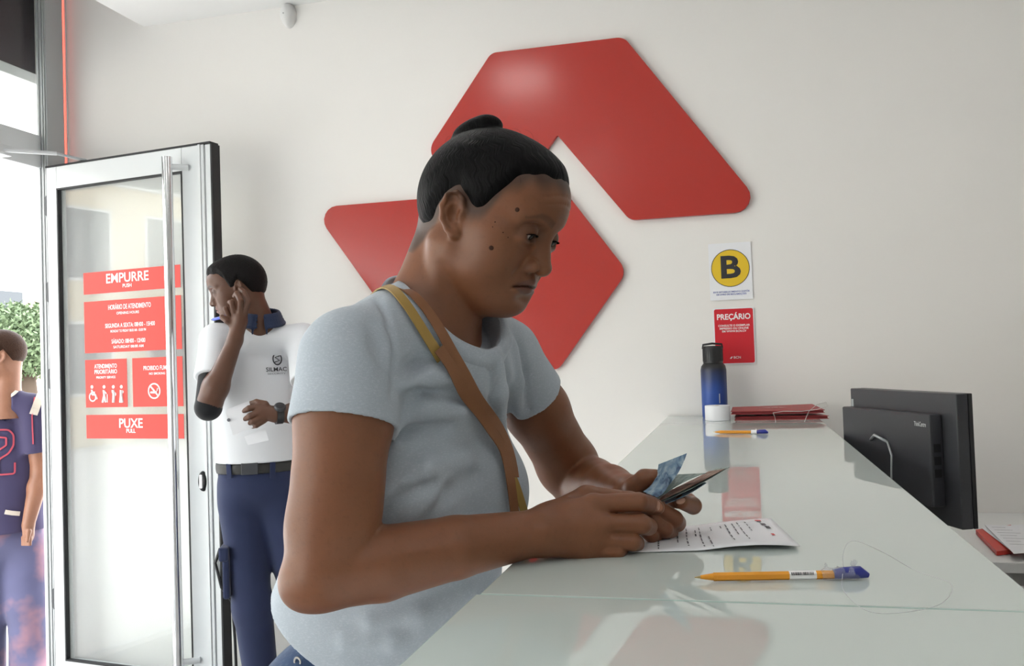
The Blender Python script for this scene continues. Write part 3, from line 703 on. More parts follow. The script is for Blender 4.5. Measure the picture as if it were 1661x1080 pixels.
# ------------------------------------------------------------------ the woman at the counter
SK = skin_mat('brown_skin', (.205, .079, .037), lip=(.15, .060, .040), brow=(.035, .02, .014))
wo = tag(empty('person', tuple(at(560, 1085, 1.27)*V(1, 1, 0))), 'woman in a pale blue t-shirt counting banknotes at the counter', 'person')
HO = at(791, 357, 1.195); HR = rotm(-14, 20, -2)
NB = at(716, 505, 1.20)                                              # base of the neck
zh = ([0, 20, 36, 46, 54, 61, 67, 73, 79, 86, 96, 108, 125, 150, 180], [.075, .074, .070, .060, .044, .026, .011, .005, .010, .022, .032, .022, -.022, -.072, -.082])
hp = {'zh': zh, 'gaze': 24, 'open': .0050, 'wrinkle': (.046, .056), 'slit': -.0010, 'brow': .42, 'lid': .75}
lo = np.minimum(HO, NB)-V(.17, .16, .10); hi = np.maximum(HO, NB)+V(.17, .16, .17)
FH = Field(lo, hi, .0017)
head_into(FH, HO, HR, hp)
hl = lambda x, y, z: HO+HR@V(x, y, z)
FH.cone(hl(-.044, 0, -.030), NB+V(-.030, -.0, -.03), .050, .058, .022)                  # neck
for s in (-1, 1): FH.cone(hl(-.028, s*.058, -.045), NB+HR@V(.045, s*.02, -.075), .011, .010, .014)   # neck muscles
FH.cone(NB+V(-.02, 0, -.03), NB+V(-.02, 0, -.10), .062, .075, .04)
FH.ell(hl(.010, 0, -.078), (.036, .034, .016), HR, .02)              # soft under the chin
hv, hf = FH.mesh(1)

# --- arms
SRt = at(570, 586, 1.075); ELr = at(528, 926, 1.00); WRr = at(868, 864, 1.085)
SLt = at(820, 576, 1.30); ELl = at(937, 783, 1.45); WRl = at(1020, 806, 1.25)
def lerp(a, b, t): return a+(b-a)*t
def hand_px(L): return [at(*q) for q in L]
# right arm and hand
allp = [SRt, ELr, WRr]+hand_px([(1066, 822, 1.15), (1010, 900, 1.06)])
FR = Field(np.min(allp, 0)-.075, np.max(allp, 0)+.075, .0018)
FR.chain([SRt, lerp(SRt, ELr, .3), lerp(SRt, ELr, .8), ELr], [.042, .0545, .0475, .044], .02)
FR.ell(lerp(SRt, ELr, .60)+V(.008, -.004, 0), (.041, .041, .07), None, .03)
FR.chain([ELr, lerp(ELr, WRr, .25)+V(0, 0, -.003), lerp(ELr, WRr, .6), WRr], [.0425, .0425, .0365, .0275], .005)
FR.ell(ELr+V(-.028, -.004, -.016), (.020, .022, .022), None, .03)     # point of the elbow
rh = FR.like()
mcp = hand_px([(962, 818, 1.105), (972, 848, 1.095), (965, 874, 1.092), (948, 891, 1.094)])
for m_, r in zip(mcp, (.0135, .0135, .013, .012)):
    FR.cone(WRr+(m_-WRr)*.12, m_, .019, r, .016)
FR.ell(at(920, 862, 1.105), (.036, .016, .026), rotm(8), .02)
FR.ell(at(905, 835, 1.11), (.03, .018, .016), rotm(10), .02)
fing = [([(962, 818, 1.105), (1036, 814, 1.112), (1053, 818, 1.133), (1051, 824, 1.150)], [.0122, .0120, .0112, .0088]),
        ([(972, 849, 1.095), (1042, 850, 1.100), (1052, 854, 1.126), (1036, 856, 1.14)], [.0122, .0118, .0110, .009]),
        ([(965, 876, 1.092), (1026, 879, 1.095), (1032, 881, 1.118), (1012, 880, 1.13)], [.0115, .0110, .0103, .0085]),
        ([(948, 891, 1.094), (1002, 894, 1.092), (1008, 894, 1.112), (990, 892, 1.12)], [.0115, .0098, .009, .0075])]
for pts, rs in fing: rh.chain(hand_px(pts), rs, .0012)
rh.chain(hand_px([(900, 838, 1.115), (952, 806, 1.135), (1022, 812, 1.143), (1058, 820, 1.142), (1066, 823, 1.140)]), [.019, .015, .0115, .0105, .0095], .004)
FR.merge(rh, .006)
for px, py in ((962, 806), (972, 836), (966, 866)): pass
rv, rf = FR.mesh(1)
# left arm and hand
lp = [SLt, ELl, WRl]+hand_px([(1128, 840, 1.17), (1045, 870, 1.16), (1050, 765, 1.2)])
FL = Field(np.min(lp, 0)-.07, np.max(lp, 0)+.07, .0018)
FL.chain([SLt, lerp(SLt, ELl, .4), lerp(SLt, ELl, .85), ELl], [.036, .047, .046, .042], .02)
FL.chain([ELl, lerp(ELl, WRl, .3), lerp(ELl, WRl, .65), WRl], [.042, .045, .039, .029], .007)
lh = FL.like()
FL.cone(WRl, at(1052, 818, 1.235), .026, .022, .016); FL.ell(at(1052, 826, 1.228), (.028, .026, .030), rotm(10), .016)
lf = [([(1068, 806, 1.238), (1116, 813, 1.228), (1124, 820, 1.196), (1106, 814, 1.170)], [.0125, .0118, .0118, .0098]),
      ([(1066, 826, 1.232), (1098, 848, 1.208), (1094, 842, 1.178), (1068, 822, 1.165)], [.0125, .0122, .0118, .0098]),
      ([(1056, 840, 1.225), (1086, 864, 1.196), (1078, 858, 1.168), (1054, 840, 1.158)], [.012, .0115, .011, .009]),
      ([(1046, 850, 1.220), (1066, 874, 1.186), (1056, 868, 1.160), (1040, 856, 1.152)], [.011, .010, .0095, .008])]
for pts, rs in lf: lh.chain(hand_px(pts), rs, .0012)
lh.chain(hand_px([(1024, 806, 1.238), (1030, 790, 1.218), (1046, 776, 1.205), (1062, 772, 1.197)]), [.018, .0145, .0125, .0095], .004)
FL.merge(lh, .006)
lv, lf_ = FL.mesh(1)

# --- torso frame
TH = at(572, 1092, 1.285); TU = NB-TH; TL = float(np.linalg.norm(TU)); TU = TU/TL
tf = V(math.cos(math.radians(-27)), math.sin(math.radians(-27)), 0); tf = tf-TU*(tf@TU); tf /= np.linalg.norm(tf); TR = np.stack([tf, np.cross(TU, tf), TU], 1)
tp = lambda x, y, z: TH+TR@V(x, y, z)
FT = Field(TH-V(.25, .25, .15), NB+V(.22, .22, .05), .007)
FT.ell(tp(-.02, 0, TL*.60), (.075, .105, .16), TR, .03); FT.ell(tp(-.01, 0, .16), (.07, .10, .10), TR, .05); FT.cone(tp(-.03, -.11, TL-.09), tp(-.03, .11, TL-.09), .03, .03, .05)
FT.cone(NB+V(-.03, 0, -.06), NB+V(-.03, 0, -.14), .05, .06, .04)
tv, tfc = FT.mesh(1)
bv, bf = join([(hv, hf), (rv, rf), (lv, lf_), (tv, tfc)])
me = npmesh('body', bv, bf); head_masks(me, bv, HO, HR, hp)
nail = np.zeros(len(bv))
for px, py, d, rx in ((1102, 811, 1.158, .0075), (1069, 822, 1.130, .007)):
    c = at(px, py, d); nail = np.maximum(nail, sstep(rx, rx*.75, np.linalg.norm(bv-c, axis=1)))
attr(me, 'nail', nail)
link('body', me, SK, wo)
htree = bvh(hv, hf)
M['nail'] = mat('fingernail', (.42, .22, .15), .35)
atree = bvh(*join([(rv, rf), (lv, lf_)]))
for px, py, ang in ((1104, 812, 20), (1068, 820, 60)):
    c, n = hit(atree, px, py, -.0006)
    if c is None: continue
    t1 = CR*math.cos(math.radians(ang))+CU*math.sin(math.radians(ang)); t1 = t1-n*(t1@n); t1 /= np.linalg.norm(t1); t2 = np.cross(n, t1)
    mb = MB().lathe([(0, .0012), (.6, .0010), (.9, .0006), (1, 0), (.9, -.0006), (0, -.0006)], (0, 0, 0), 16)
    for v in mb.bm.verts: v.co = Vector(c+t1*v.co.x*.0062+t2*v.co.y*.0045+n*v.co.z)
    mb.build('fingernail', M['nail'], wo, smooth=True)
for s in (-1, 1): eyeball(wo, HO, HR, s, 24, SK, tilt=6)
# lashes along the upper lids
M['lash'] = mat('black_lashes', (.008, .006, .005), 1, spec=0)
for s in (-1, 1):
    A, B = [], []; Q = HR@rotm(0, 22)
    for t in np.linspace(-1, 1, 11):
        c = HO+HR@V(.0775, s*.032, 0); el_ = .36*(1-t*t)-.02; d = Q@V(math.cos(t*.95)*math.cos(el_), math.sin(t*.95)*math.cos(el_), math.sin(el_))
        A.append(c+d*.0138); B.append(c+d*.0150+Q@V(.0024*math.cos(t), .0024*math.sin(t), .0004))
    MB().strip(A, B, .0008).build('lashes', M['lash'], wo)
M['mole'] = mat('dark_mole', (.055, .027, .019), .8, spec=.1)
for px, py, r in ((839, 340, .0030), (797, 402, .0032), (803, 360, .0010), (799, 368, .0008), (816, 377, .0009), (824, 385, .0008)):
    c, n = hit(htree, px, py)
    if c is None: continue
    MB().lathe([(0, r*.28), (r*.6, r*.2), (r, -.05*r), (r*.9, -r*.5), (0, -r*.5)], c, 14, n).build('mole', M['mole'], wo, smooth=True)
# hair and bun
HM = hair_mat('black_hair', (.0045, .0042, .0045))
bunc = hl(-.062, .004, .126)
def bun(F, P):
    F.ell(P(-.056, .0, .111), (.024, .024, .016), HR@rotm(0, -36), .008); F.ell(P(-.040, .0, .123), (.018, .022, .0125), HR@rotm(0, -12), .006); F.ell(P(-.068, 0, .096), (.018, .022, .018), HR, .010)
av, af = hair_shell(HO, HR, zh, .0062, HO-V(.15, .13, .13), HO+V(.15, .13, .2), .0018, bun)
me = npmesh('hair', av, af)
def strand(v, O, R, b, fine=26, along=3.5, crimp=.10):
    q = (v-O)@R-V(-.02, 0, .03); n = q/np.linalg.norm(q, axis=1)[:, None]; b = b/np.linalg.norm(b); e1 = np.cross(b, V(0, 1, 0)); e1 /= np.linalg.norm(e1); e2 = np.cross(b, e1)
    th = np.arctan2(n@e2, n@e1); ra = np.arccos(np.clip(n@b, -1, 1)); th = th+crimp*np.sin(ra*22+3*np.sin(th*5))*np.exp(-ra*.9)
    return np.stack([np.cos(th)*fine, np.sin(th)*fine, ra*along], 1)
vattr(me, 'strand', strand(av, HO, HR, V(-.05, 0, .10)))
link('hair', me, HM, wo)
fm = MB()
for k in range(30):                                                # stray hairs
    ph = rng.uniform(-2.9, 2.9); el = rng.uniform(.1, 1.25); n = HR@V(math.cos(ph)*math.cos(el), math.sin(ph)*math.cos(el), math.sin(el))
    o = HO+HR@V(-.005, 0, .031); q = o+HR@((HR.T@n)*V(.097, .078, .091)); t = np.cross(n, rng.normal(size=3)); t /= np.linalg.norm(t); L_ = rng.uniform(.008, .022)
    fm.tube([q-n*.004+n*L_*math.sin(u*2.2)*.5+t*L_*u*1.1 for u in np.linspace(0, 1, 9)], .00011, 4)
fm.build('stray_hair', HM, wo)['kind'] = 'stuff'
# --- t-shirt
TS = cloth_mat('pale_blue_jersey', (.42, .465, .52), (.66, .70, .74), .38, .9, 700, streak=(1.2, 1.2, 3.6), noise=.05)
def wob(F, amp, fr, seed=0):
    """gentle unevenness of hanging cloth"""
    r = np.random.default_rng(seed); X, Y, Z = np.meshgrid(*F.ax, indexing='ij'); o = 0
    for _ in range(5):
        k = r.normal(size=3); k = k/np.linalg.norm(k)*fr*r.uniform(.5, 1.5); o = o+np.sin(X*k[0]+Y*k[1]+Z*k[2]*.6+r.uniform(0, 6))
    F.d = F.d+(o*amp/2.5).astype(np.float32)
SHr = lerp(SRt, ELr, .36); SHl = lerp(SLt, ELl, .33)
slo = TH+V(-.26, -.30, -.16); shi = NB+V(.26, .30, .07)
FS = Field(np.minimum(slo, SHr-.1), np.maximum(shi, SHl+.1), .0029)
zt_ = TL
FS.ell(tp(-.012, 0, zt_*.64), (.118, .150, .185), TR, .02)           # ribcage
FS.ell(tp(.020, 0, zt_*.86), (.082, .115, .095), TR, .05)            # upper chest
FS.ell(tp(.012, 0, zt_*.40), (.118, .145, .15), TR, .06)             # belly
FS.ell(tp(.055, .015, zt_*.20), (.130, .140, .15), TR, .06)
FS.ell(tp(.0, 0, .06), (.122, .150, .16), TR, .06)               # hips
FS.cone(tp(-.02, -.03, zt_-.015), SRt+V(0, 0, .006), .050, .052, .05); FS.cone(tp(-.02, .03, zt_-.015), SLt+V(0, 0, .005), .050, .044, .05)
for s in (-1, 1): FS.ell(tp(.088, s*.070, zt_*.57), (.062, .072, .074), TR, .05)
def sleeve(a, b, ra_, rb, t, tilt, arm_r):
    G = FS.like()
    G.cone(a, lerp(a, b, t+.25), ra_, rb, .01)
    n = (b-a)/np.linalg.norm(b-a)+tilt; n = n/np.linalg.norm(n); p = lerp(a, b, t)
    G.put(lambda q: -((q-p)@n), p-.16, p+.16, .002, 's', 0)
    G.put(lambda q: np.maximum(np.linalg.norm(np.cross(q-p, n), axis=-1)-arm_r, -((q-p)@n)-.012), p-.1, p+.1, .002, 's', 0)
    return G
slr = sleeve(SRt, ELr, .061, .070, .325, V(.03, .0, .08), .0578); sll = sleeve(SLt, ELl, .048, .061, .29, V(0, 0, 0), .0485)
FS.cone(tp(.0, 0, .10), tp(-.056, 0, -.13), .100, .150, .04)         # loose lower back
wob(FS, .0022, 34, 3); wob(FS, .0009, 95, 5)
wob(slr, .0012, 40, 7); wob(sll, .0012, 40, 8)
FS.merge(slr, .022); FS.merge(sll, .022); del slr, sll
base_v, base_f = FS.mesh(0); stree = bvh(base_v, base_f)
def fold(L, r, k, op, lift=0.0):
    pts = [hit(stree, x, y, lift)[0] for x, y in L]; pts = [q for q in pts if q is not None]
    if len(pts) > 1: FS.chain(pts, [r*.6]+[r]*(len(pts)-2)+[r*.4] if len(pts) > 2 else [r, r*.5], k, op)
# creases: at the armhole, over the chest, below the bust, towards the hem
fold([(612, 484), (632, 530), (642, 585), (641, 620)], .002, .009, 's')
for L in ([(642, 610), (680, 592), (730, 584)], [(640, 640), (690, 632), (740, 640), (775, 660)], [(600, 720), (660, 690), (720, 690)], [(610, 850), (650, 800), (700, 780)], [(690, 850), (730, 800), (780, 770)], [(800, 600), (802, 650), (806, 690)], [(815, 570), (825, 620), (830, 680)], [(840, 560), (850, 610), (852, 660)],
          [(604, 530), (614, 560), (624, 590)]):
    fold(L, .0050, .018, 's', .0012)
for L in ([(650, 625), (700, 612), (750, 612)], [(620, 700), (690, 665), (750, 668)], [(620, 800), (690, 760), (760, 745)], [(807, 580), (812, 640), (815, 690)], [(832, 560), (838, 620), (841, 670)], [(600, 1010), (680, 1000), (760, 960)], [(560, 1040), (640, 1040), (720, 1000)]):
    fold(L, .005, .020, 'u', -.001)
# openings: sleeves, neck, hem
def halfspace(p, n):
    n = n/np.linalg.norm(n); return lambda q: (q-p)@n
nk = (NB-V(.02, 0, .03)); na = HO+HR@V(-.035, 0, -.035); nax = (na-nk)/np.linalg.norm(na-nk)
ring_c = tp(.010, 0, zt_-.010)
Q0 = TR@rotm(0, 24)
def ringpt(a, r=1.0): return ring_c+Q0@V(.080*r*math.cos(a)+.004, .074*r*math.sin(a), .0)
FS.put(lambda q: np.maximum(np.linalg.norm(((q-ring_c)@Q0)[..., :2]/V(.078, .072), axis=-1)-1, -((q-ring_c)@Q0)[..., 2]/.072-.05)*.072, ring_c-.12, ring_c+V(.12, .12, .12), .004, 's', .0)
ra = [ringpt(a) for a in np.linspace(0, 2*math.pi, 33)]
hz_ = float(at(500, 1046, 1.2)[2])
FS.put(lambda q: (q[..., 2]-hz_-.13*np.clip((TH[0]-q[..., 0]+.02)/.2, -.6, 1.2)), FS.lo, V(FS.lo[0]+5, FS.lo[1]+5, hz_+.14), .003, 's', .0)
FS.ell(TH+V(-.005, 0, -.05), (.118, .142, .14), TR, .01, 's')
sv, sf_ = FS.mesh(2)
me = npmesh('t_shirt', sv, sf_); link('t_shirt', me, TS, wo)
stree = bvh(sv, sf_)
tsh = bpy.data.objects['t_shirt']
# ribbed collar: a band of the same knit standing proud around the neck opening
NA, cb_ = 96, MB(); gr_ = []
for i in range(NA):
    a = 2*math.pi*i/NA; row = []
    for r in (1.0, 1.0, 1.07, 1.14, 1.21, 1.27, 1.27):
        o = ring_c+Q0@V(.078*r*math.cos(a), .072*r*math.sin(a), .11); h_ = stree.ray_cast(Vector(o), Vector(-Q0[:, 2]), .2)
        q = np.array(h_[0]) if h_[0] is not None else ring_c+Q0@V(.078*r*math.cos(a), .072*r*math.sin(a), -.004)
        lift = [-.010, .0030, .0036, .0036, .0036, .0028, -.002][len(row)]; row.append(q+Q0[:, 2]*lift)
    gr_.append(np.array(row))
gr_ = np.array(gr_)
for _ in range(4): gr_ = .5*gr_+.25*(np.roll(gr_, 1, 0)+np.roll(gr_, -1, 0))
vg = [[cb_.bm.verts.new(q) for q in row] for row in gr_]
for i in range(NA):
    for k in range(6): cb_.bm.faces.new((vg[i][k], vg[(i+1) % NA][k], vg[(i+1) % NA][k+1], vg[i][k+1]))
co_ = cb_.build('collar', TS, tsh, smooth=True); cv = gr_.reshape(-1, 3); cf = np.array([[i*7+k, ((i+1) % NA)*7+k, ((i+1) % NA)*7+k+1, i*7+k+1] for i in range(NA) for k in range(6)])
# bag straps
M['strap'] = mat('tan_leather', (.24, .098, .040), .5, noise=.12, nscale=60, bump=.15, bscale=500)
M['strap_in'] = mat('ochre_strap_lining', (.36, .225, .055), .6, noise=.08, nscale=60)
bag = tag(empty('shoulder_bag', tuple(hit(stree, 743, 600)[0])), 'tan leather crossbody bag strap across the pale blue t-shirt', 'bag')
both = bvh(*join([(sv, sf_), (hv, hf), (cv, cf)]))
def ribbon(name, L, wpx, m, lift, parent, over=False):
    # resample, find the surface below, lay a flat band on it
    P_ = np.array(L, float); s_ = np.concatenate([[0], np.cumsum(np.linalg.norm(np.diff(P_, axis=0), axis=1))]); u = np.linspace(0, s_[-1], 26)
    X = np.interp(u, s_, P_[:, 0]); Y = np.interp(u, s_, P_[:, 1]); pts = []; nr = []
    for x, y in zip(X, Y):
        c, n = hit(both, x, y, lift)
        if c is None: c, n = (pts[-1]+(pts[-1]-pts[-2]), nr[-1]) if len(pts) > 1 else (at(x, y, 1.12), -_ray(x, y))
        pts.append(c); nr.append(n)
    if over: pre = [both.find_nearest(Vector(pts[0]+TR@V(*q))) for q in ((-.11, 0, -.06), (-.08, 0, -.03), (-.05, 0, -.008), (-.025, 0, .004))]; pts = [np.array(q[0])+np.array(q[1])*lift for q in pre]+pts; nr = [np.array(q[1]) for q in pre]+nr
    pts = np.array(pts); nr = np.array(nr)
    for _ in range(6): pts[1:-1] = .5*pts[1:-1]+.25*(pts[:-2]+pts[2:]); nr[1:-1] = .5*nr[1:-1]+.25*(nr[:-2]+nr[2:])
    T = np.gradient(pts, axis=0); B = np.cross(nr, T); B /= np.linalg.norm(B, axis=1)[:, None]; hw = wpx*1.13/1450/2
    pts = pts+nr/np.linalg.norm(nr, axis=1)[:, None]*lift*.6
    return MB().strip(pts-B*hw, pts+B*hw, .0018).build(name, m, parent, auto=40)
ribbon('strap_lining', [(624, 467), (638, 475), (661, 506), (688, 549), (712, 580)], 17, M['strap_in'], .004, bag, True)
ribbon('strap', [(650, 464), (669, 483), (708, 533), (743, 592), (770, 646), (805, 693), (826, 745), (828, 775)], 17, M['strap'], .005, bag, True)
ribbon('strap', [(704, 566), (743, 623), (782, 689), (809, 732), (817, 763), (826, 835)], 18, M['strap'], .007, bag)
ribbon('strap_lining', [(822, 765), (832, 790), (846, 835)], 16, M['strap_in'], .004, bag)
# --- jeans and shoes
DN = cloth_mat('blue_denim', (.030, .060, .13), (.10, .15, .24), .5, .8, 1200, streak=(1, 1, .3), noise=.25, nscale=14)
FJ = Field(V(TH[0]-.26, TH[1]-.24, .06), V(TH[0]+.22, TH[1]+.24, TH[2]+.08), .0075)
FJ.ell(TH+V(-.022, 0, -.06), (.114, .138, .13), TR, .02)
for s in (-1, 1):
    hp_ = TH+TR@V(0, s*.085, 0)+V(-.02, 0, -.12); kn = hp_+V(.03, 0, -.38); an = V(hp_[0]-.01, hp_[1], .09)
    FJ.chain([hp_, kn, an], [.085, .064, .052], .03); FJ.ell(hp_+V(-.055, 0, .02), (.08, .08, .09), TR, .04)
jv, jf = FJ.mesh(1); jn = link('jeans', npmesh('jeans', jv, jf), DN, wo)
jt = bvh(jv, jf)
M['rivet'] = mat('rivet', (.22, .21, .2), .3, metal=1); M['leather_black'] = mat('black_leather', (.02, .019, .018), .5)
c, n = hit(jt, 483, 1073, .001)
if c is not None: ringmesh(MB(), .004, .0065, c, HR[:, 0], HR[:, 2], -CF, .002, 20).build('rivet', M['rivet'], jn)
for s in (-1, 1):
    hp_ = TH+TR@V(0, s*.085, 0)+V(-.02, 0, -.12); a = V(hp_[0]-.01, hp_[1], 0)
    FSh = Field(a+V(-.1, -.1, -.005), a+V(.24, .1, .16), .004); R_ = rotm(-20)
    FSh.cone(a+R_@V(-.01, 0, .04), a+R_@V(.13, 0, .03), .036, .032, .02); FSh.cone(a+V(0, 0, .04), a+V(0, 0, .10), .04, .044, .02); FSh.put(lambda q: q[..., 2]-.002, FSh.lo, FSh.lo+V(.4, .3, .02), .002, 's')
    v_, f_ = FSh.mesh(1); link('shoe', npmesh('shoe', v_, f_), M['leather_black'], wo)
# ------------------------------------------------------------------ banknotes, paper and pens on the counter
def note_mat(name, c1, c2, c3):
    m = bpy.data.materials.new(name); m.use_nodes = True; nt = m.node_tree; b = nt.nodes['Principled BSDF']; L = nt.links.new
    g = nt.nodes.new('ShaderNodeTexCoord'); n = nt.nodes.new('ShaderNodeTexNoise'); n.inputs['Scale'].default_value = 55; n.inputs['Detail'].default_value = 6; n.inputs['Distortion'].default_value = 1.5; L(g.outputs['Object'], n.inputs['Vector'])
    r = nt.nodes.new('ShaderNodeValToRGB'); e = r.color_ramp.elements; e[0].position = .32; e[0].color = (*c1, 1); e[1].position = .68; e[1].color = (*c3, 1); x = e.new(.5); x.color = (*c2, 1)
    L(n.outputs['Fac'], r.inputs[0]); L(r.outputs[0], b.inputs['Base Color']); b.inputs['Roughness'].default_value = .6
    return m
M['note_blue'] = note_mat('blue_banknote', (.05, .09, .17), (.17, .27, .37), (.36, .44, .49))
M['note_green'] = note_mat('green_banknote', (.10, .16, .15), (.21, .29, .27), (.33, .39, .36))
M['note_brown'] = note_mat('brown_banknote', (.10, .05, .035), (.20, .11, .08), (.34, .26, .2))
def sheet(A, B, C, D, bow, n=8, t=.0003):
    """curved sheet over corners A-B (near end) and D-C (far end), bowed by a vector"""
    A, B, C, D, bow = (np.array(q, float) for q in (A, B, C, D, bow)); L, R_ = [], []
    for i in range(n+1):
        u = i/n; w_ = 4*u*(1-u); L.append(A+(D-A)*u+bow*w_); R_.append(B+(C-B)*u+bow*w_)
    return MB().strip(L, R_, t)
def pq(*a): return at(*a)
g_ = 'banknotes in the hands'
notes = [('blue banknote standing upright between her fingers', 'note_blue', (1043, 797, 1.182), (1064, 805, 1.160), (1114, 735, 1.150), (1068, 753, 1.195), (.004, .0, -.004)),
         ('blue banknote corner leaning right beside the upright note', 'note_blue', (1048, 800, 1.178), (1066, 806, 1.158), (1086, 778, 1.150), (1075, 757, 1.190), (.003, .0, -.002)),
         ('green banknote on top of the folded bundle', 'note_green', (1060, 803, 1.185), (1068, 809, 1.158), (1146, 767, 1.155), (1100, 769, 1.200), (0, .0, .004)),
         ('dark brown banknote in the middle of the folded bundle', 'note_brown', (1062, 806, 1.186), (1070, 812, 1.156), (1176, 760, 1.152), (1150, 764, 1.205), (0, 0, -.001)),
         ('green banknote edge reaching farthest right in the bundle', 'note_green', (1064, 807, 1.187), (1071, 814, 1.158), (1183, 757, 1.150), (1160, 760, 1.208), (0, 0, -.003)),
         ('pale blue banknote at the bottom of the bundle', 'note_blue', (1068, 811, 1.188), (1076, 818, 1.162), (1146, 783, 1.154), (1132, 776, 1.208), (0, 0, -.003))]
for lab, m_, A, B, C, D, bow in notes:
    o = sheet(pq(*A), pq(*B), pq(*C), pq(*D), bow).build('banknote', M[m_]); tag(o, lab, 'banknote', g_)
# form lying on the glass
zp = ZT+.0012
def cp(px, py, z=zp): return onp(px, py, 2, z)
e = tag(empty('paper_form', tuple(cp(1160, 870))), 'white printed form lying on the glass under her hands', 'paper')
def formpt(u, v_):                                                  # u along the long side (left to right), v from far to near
    a = cp(1035, 860); b = cp(1250, 841); c = cp(1298, 890); d = cp(1012, 896)
    p = a*(1-u)*(1-v_)+b*u*(1-v_)+c*u*v_+d*(1-u)*v_
    p = p.copy(); p[2] = zp+.0045*max(0, math.sin((u-.45)*5.2))*(.4+.6*v_)*(u > .45)+.002*u*v_; return p
bm_ = MB(); nu, nv = 24, 8
gr = [[bm_.bm.verts.new(formpt(i/nu, j/nv)) for j in range(nv+1)] for i in range(nu+1)]
for i in range(nu):
    for j in range(nv): bm_.bm.faces.new((gr[i][j], gr[i+1][j], gr[i+1][j+1], gr[i][j+1]))
o = bm_.build('sheet', M['paper'], e, smooth=True); o.modifiers.new('thick', 'SOLIDIFY').thickness = .0003
M['grey_ink'] = mat('grey_ink', (.12, .12, .14), .7)
pr = MB(); r_ = random.Random(3)
def mark(u, v0, v1, wd=.0007):
    A, B = [], []
    k = max(2, int((v1-v0)*12))
    for i in range(k+1):
        v_ = v0+(v1-v0)*i/k; p = formpt(u+.012*math.sin(v_*8)*.2+(v_-.5)*.03, v_); p[2] += .0009; A.append(p+V(-wd, 0, 0)); B.append(p+V(wd, 0, 0))
    pr.strip(A, B, 0)
for u, v0, v1 in ((.18, .45, .93), (.25, .25, .55), (.30, .18, .75), (.36, .15, .85), (.42, .25, .50), (.45, .15, .92), (.50, .55, .95), (.53, .2, .35), (.60, .2, .30), (.64, .15, .80), (.69, .15, .62), (.73, .12, .80), (.79, .12, .5)):
    v_ = v0
    while v_ < v1:
        s_ = r_.uniform(.05, .14); mark(u, v_, min(v1, v_+s_), r_.uniform(.0005, .0011)); v_ += s_+r_.uniform(.02, .05)
pr.build('print', M['grey_ink'], e)['kind'] = 'stuff'
pr = MB()
mark2 = [(.895, .12, .16), (.905, .22, .30), (.915, .33, .42)]
for u, v0, v1 in mark2: mark(u, v0, v1, .003)
pr.build('heading', M['grey_ink'], e)['kind'] = 'stuff'
pr = MB(); mark(.895, .07, .12, .004); mark(.90, .62, .68, .002); pr.build('red_mark', M['redprint'], e)['kind'] = 'stuff'
def smoothline(P_, n=8):
    P_ = [np.array(p, float) for p in P_]; P_ = [P_[0]]+P_+[P_[-1]]; out = []
    for i in range(1, len(P_)-2):
        p0, p1, p2, p3 = P_[i-1:i+3]
        for u in np.linspace(0, 1, n, endpoint=False): out.append(.5*((2*p1)+(p2-p0)*u+(2*p0-5*p1+4*p2-p3)*u*u+(3*p1-p0-3*p2+p3)*u**3))
    return out+[P_[-2]]
# ball pens
M['amber'] = mat('amber_plastic', (.80, .33, .025), .25, noise=.05, trans=0); M['cap_blue'] = mat('blue_plastic', (.02, .03, .26), .3); M['brass'] = mat('brass_tip', (.55, .42, .2), .3, metal=1)
M['tape'] = glass_mat('clear_tape', (.93, .94, .96), 1.5, .12); M['line'] = mat('clear_nylon_line', (.55, .57, .58), .3)
def pen(lab, A, B, r, name='ball_pen'):
    """from tip A to end B, lying on the glass"""
    A = np.array(A); B = np.array(B); d = B-A; L = np.linalg.norm(d); d /= L; up = V(0, 0, 1); sd_ = np.cross(up, d)
    e = tag(empty(name, tuple((A+B)/2)), lab, 'pen')
    P = lambda t, x=0, z=0: A+d*t+sd_*x+up*z
    def hexa(t0, t1, rr, m, nm, par=e):
        mb = MB(); mb.tube([P(t0, 0, rr), P(t1, 0, rr)], rr, 6); return mb.build(nm, m, par)
    bd = hexa(.020, L*.83, r, M['amber'], 'barrel')
    mb = MB().tube([P(.022, 0, r), P(.012, 0, r), P(.006, 0, r)], [r*.92, r*.62, r*.42], 14); mb.build('cone', M['amber'], e, auto=50)
    mb = MB().tube([P(.007, 0, r), P(0, 0, r*.95)], [r*.38, r*.10], 12); mb.build('tip', M['brass'], e, auto=50)
    mb = MB().tube([P(L*.80, 0, r*1.12), P(L*.86, 0, r*1.36), P(L*.95, 0, r*1.46), P(L, 0, r*.7)], [r*1.1, r*1.35, r*1.45, r*.55], 16); cap = mb.build('cap', M['cap_blue'], e, auto=50)
    return e, P, L, bd
PA, PB = cp(1127, 943, ZT+.0008), cp(1409, 938, ZT+.0008)
e, P, L, bd = pen('amber ball pen with taped blue cap nearest the viewer on the glass', PA, PB, .0046)
mb = MB(); t0, t1 = L*.545, L*.70
mb.tube([P(t0, 0, .0046), P(t1, 0, .0046)], .00485, 6); lb = mb.build('barcode_label', M['whiteprint'], bd)
mb = MB(); x = t0+.002; r_ = random.Random(5)
ext = (Vector(P(0)) - Vector(CAM)).normalized()
while x < t1-.003:
    w_ = r_.choice((.0004, .0008, .0011)); 
    q0 = P(x, -.0046*.50, .0046*1.92); mb.obox(P(x+w_/2, -.0036, .0072), (tuple((PB-PA)/L), (0, 0.866, .5), (0, -.5, .866)), (w_/2, .0016, .0005)); x += w_+r_.choice((.0005, .0009))
mb.build('barcode', M['ink'], bd)['kind'] = 'stuff'
tp_ = Field(P(L*.74)-.03, P(L*1.0)+.03, .0012); r_ = np.random.default_rng(2)
tp_.cone(P(L*.76, 0, .0052), P(L*.93, 0, .0054), .0066, .0064, .002)
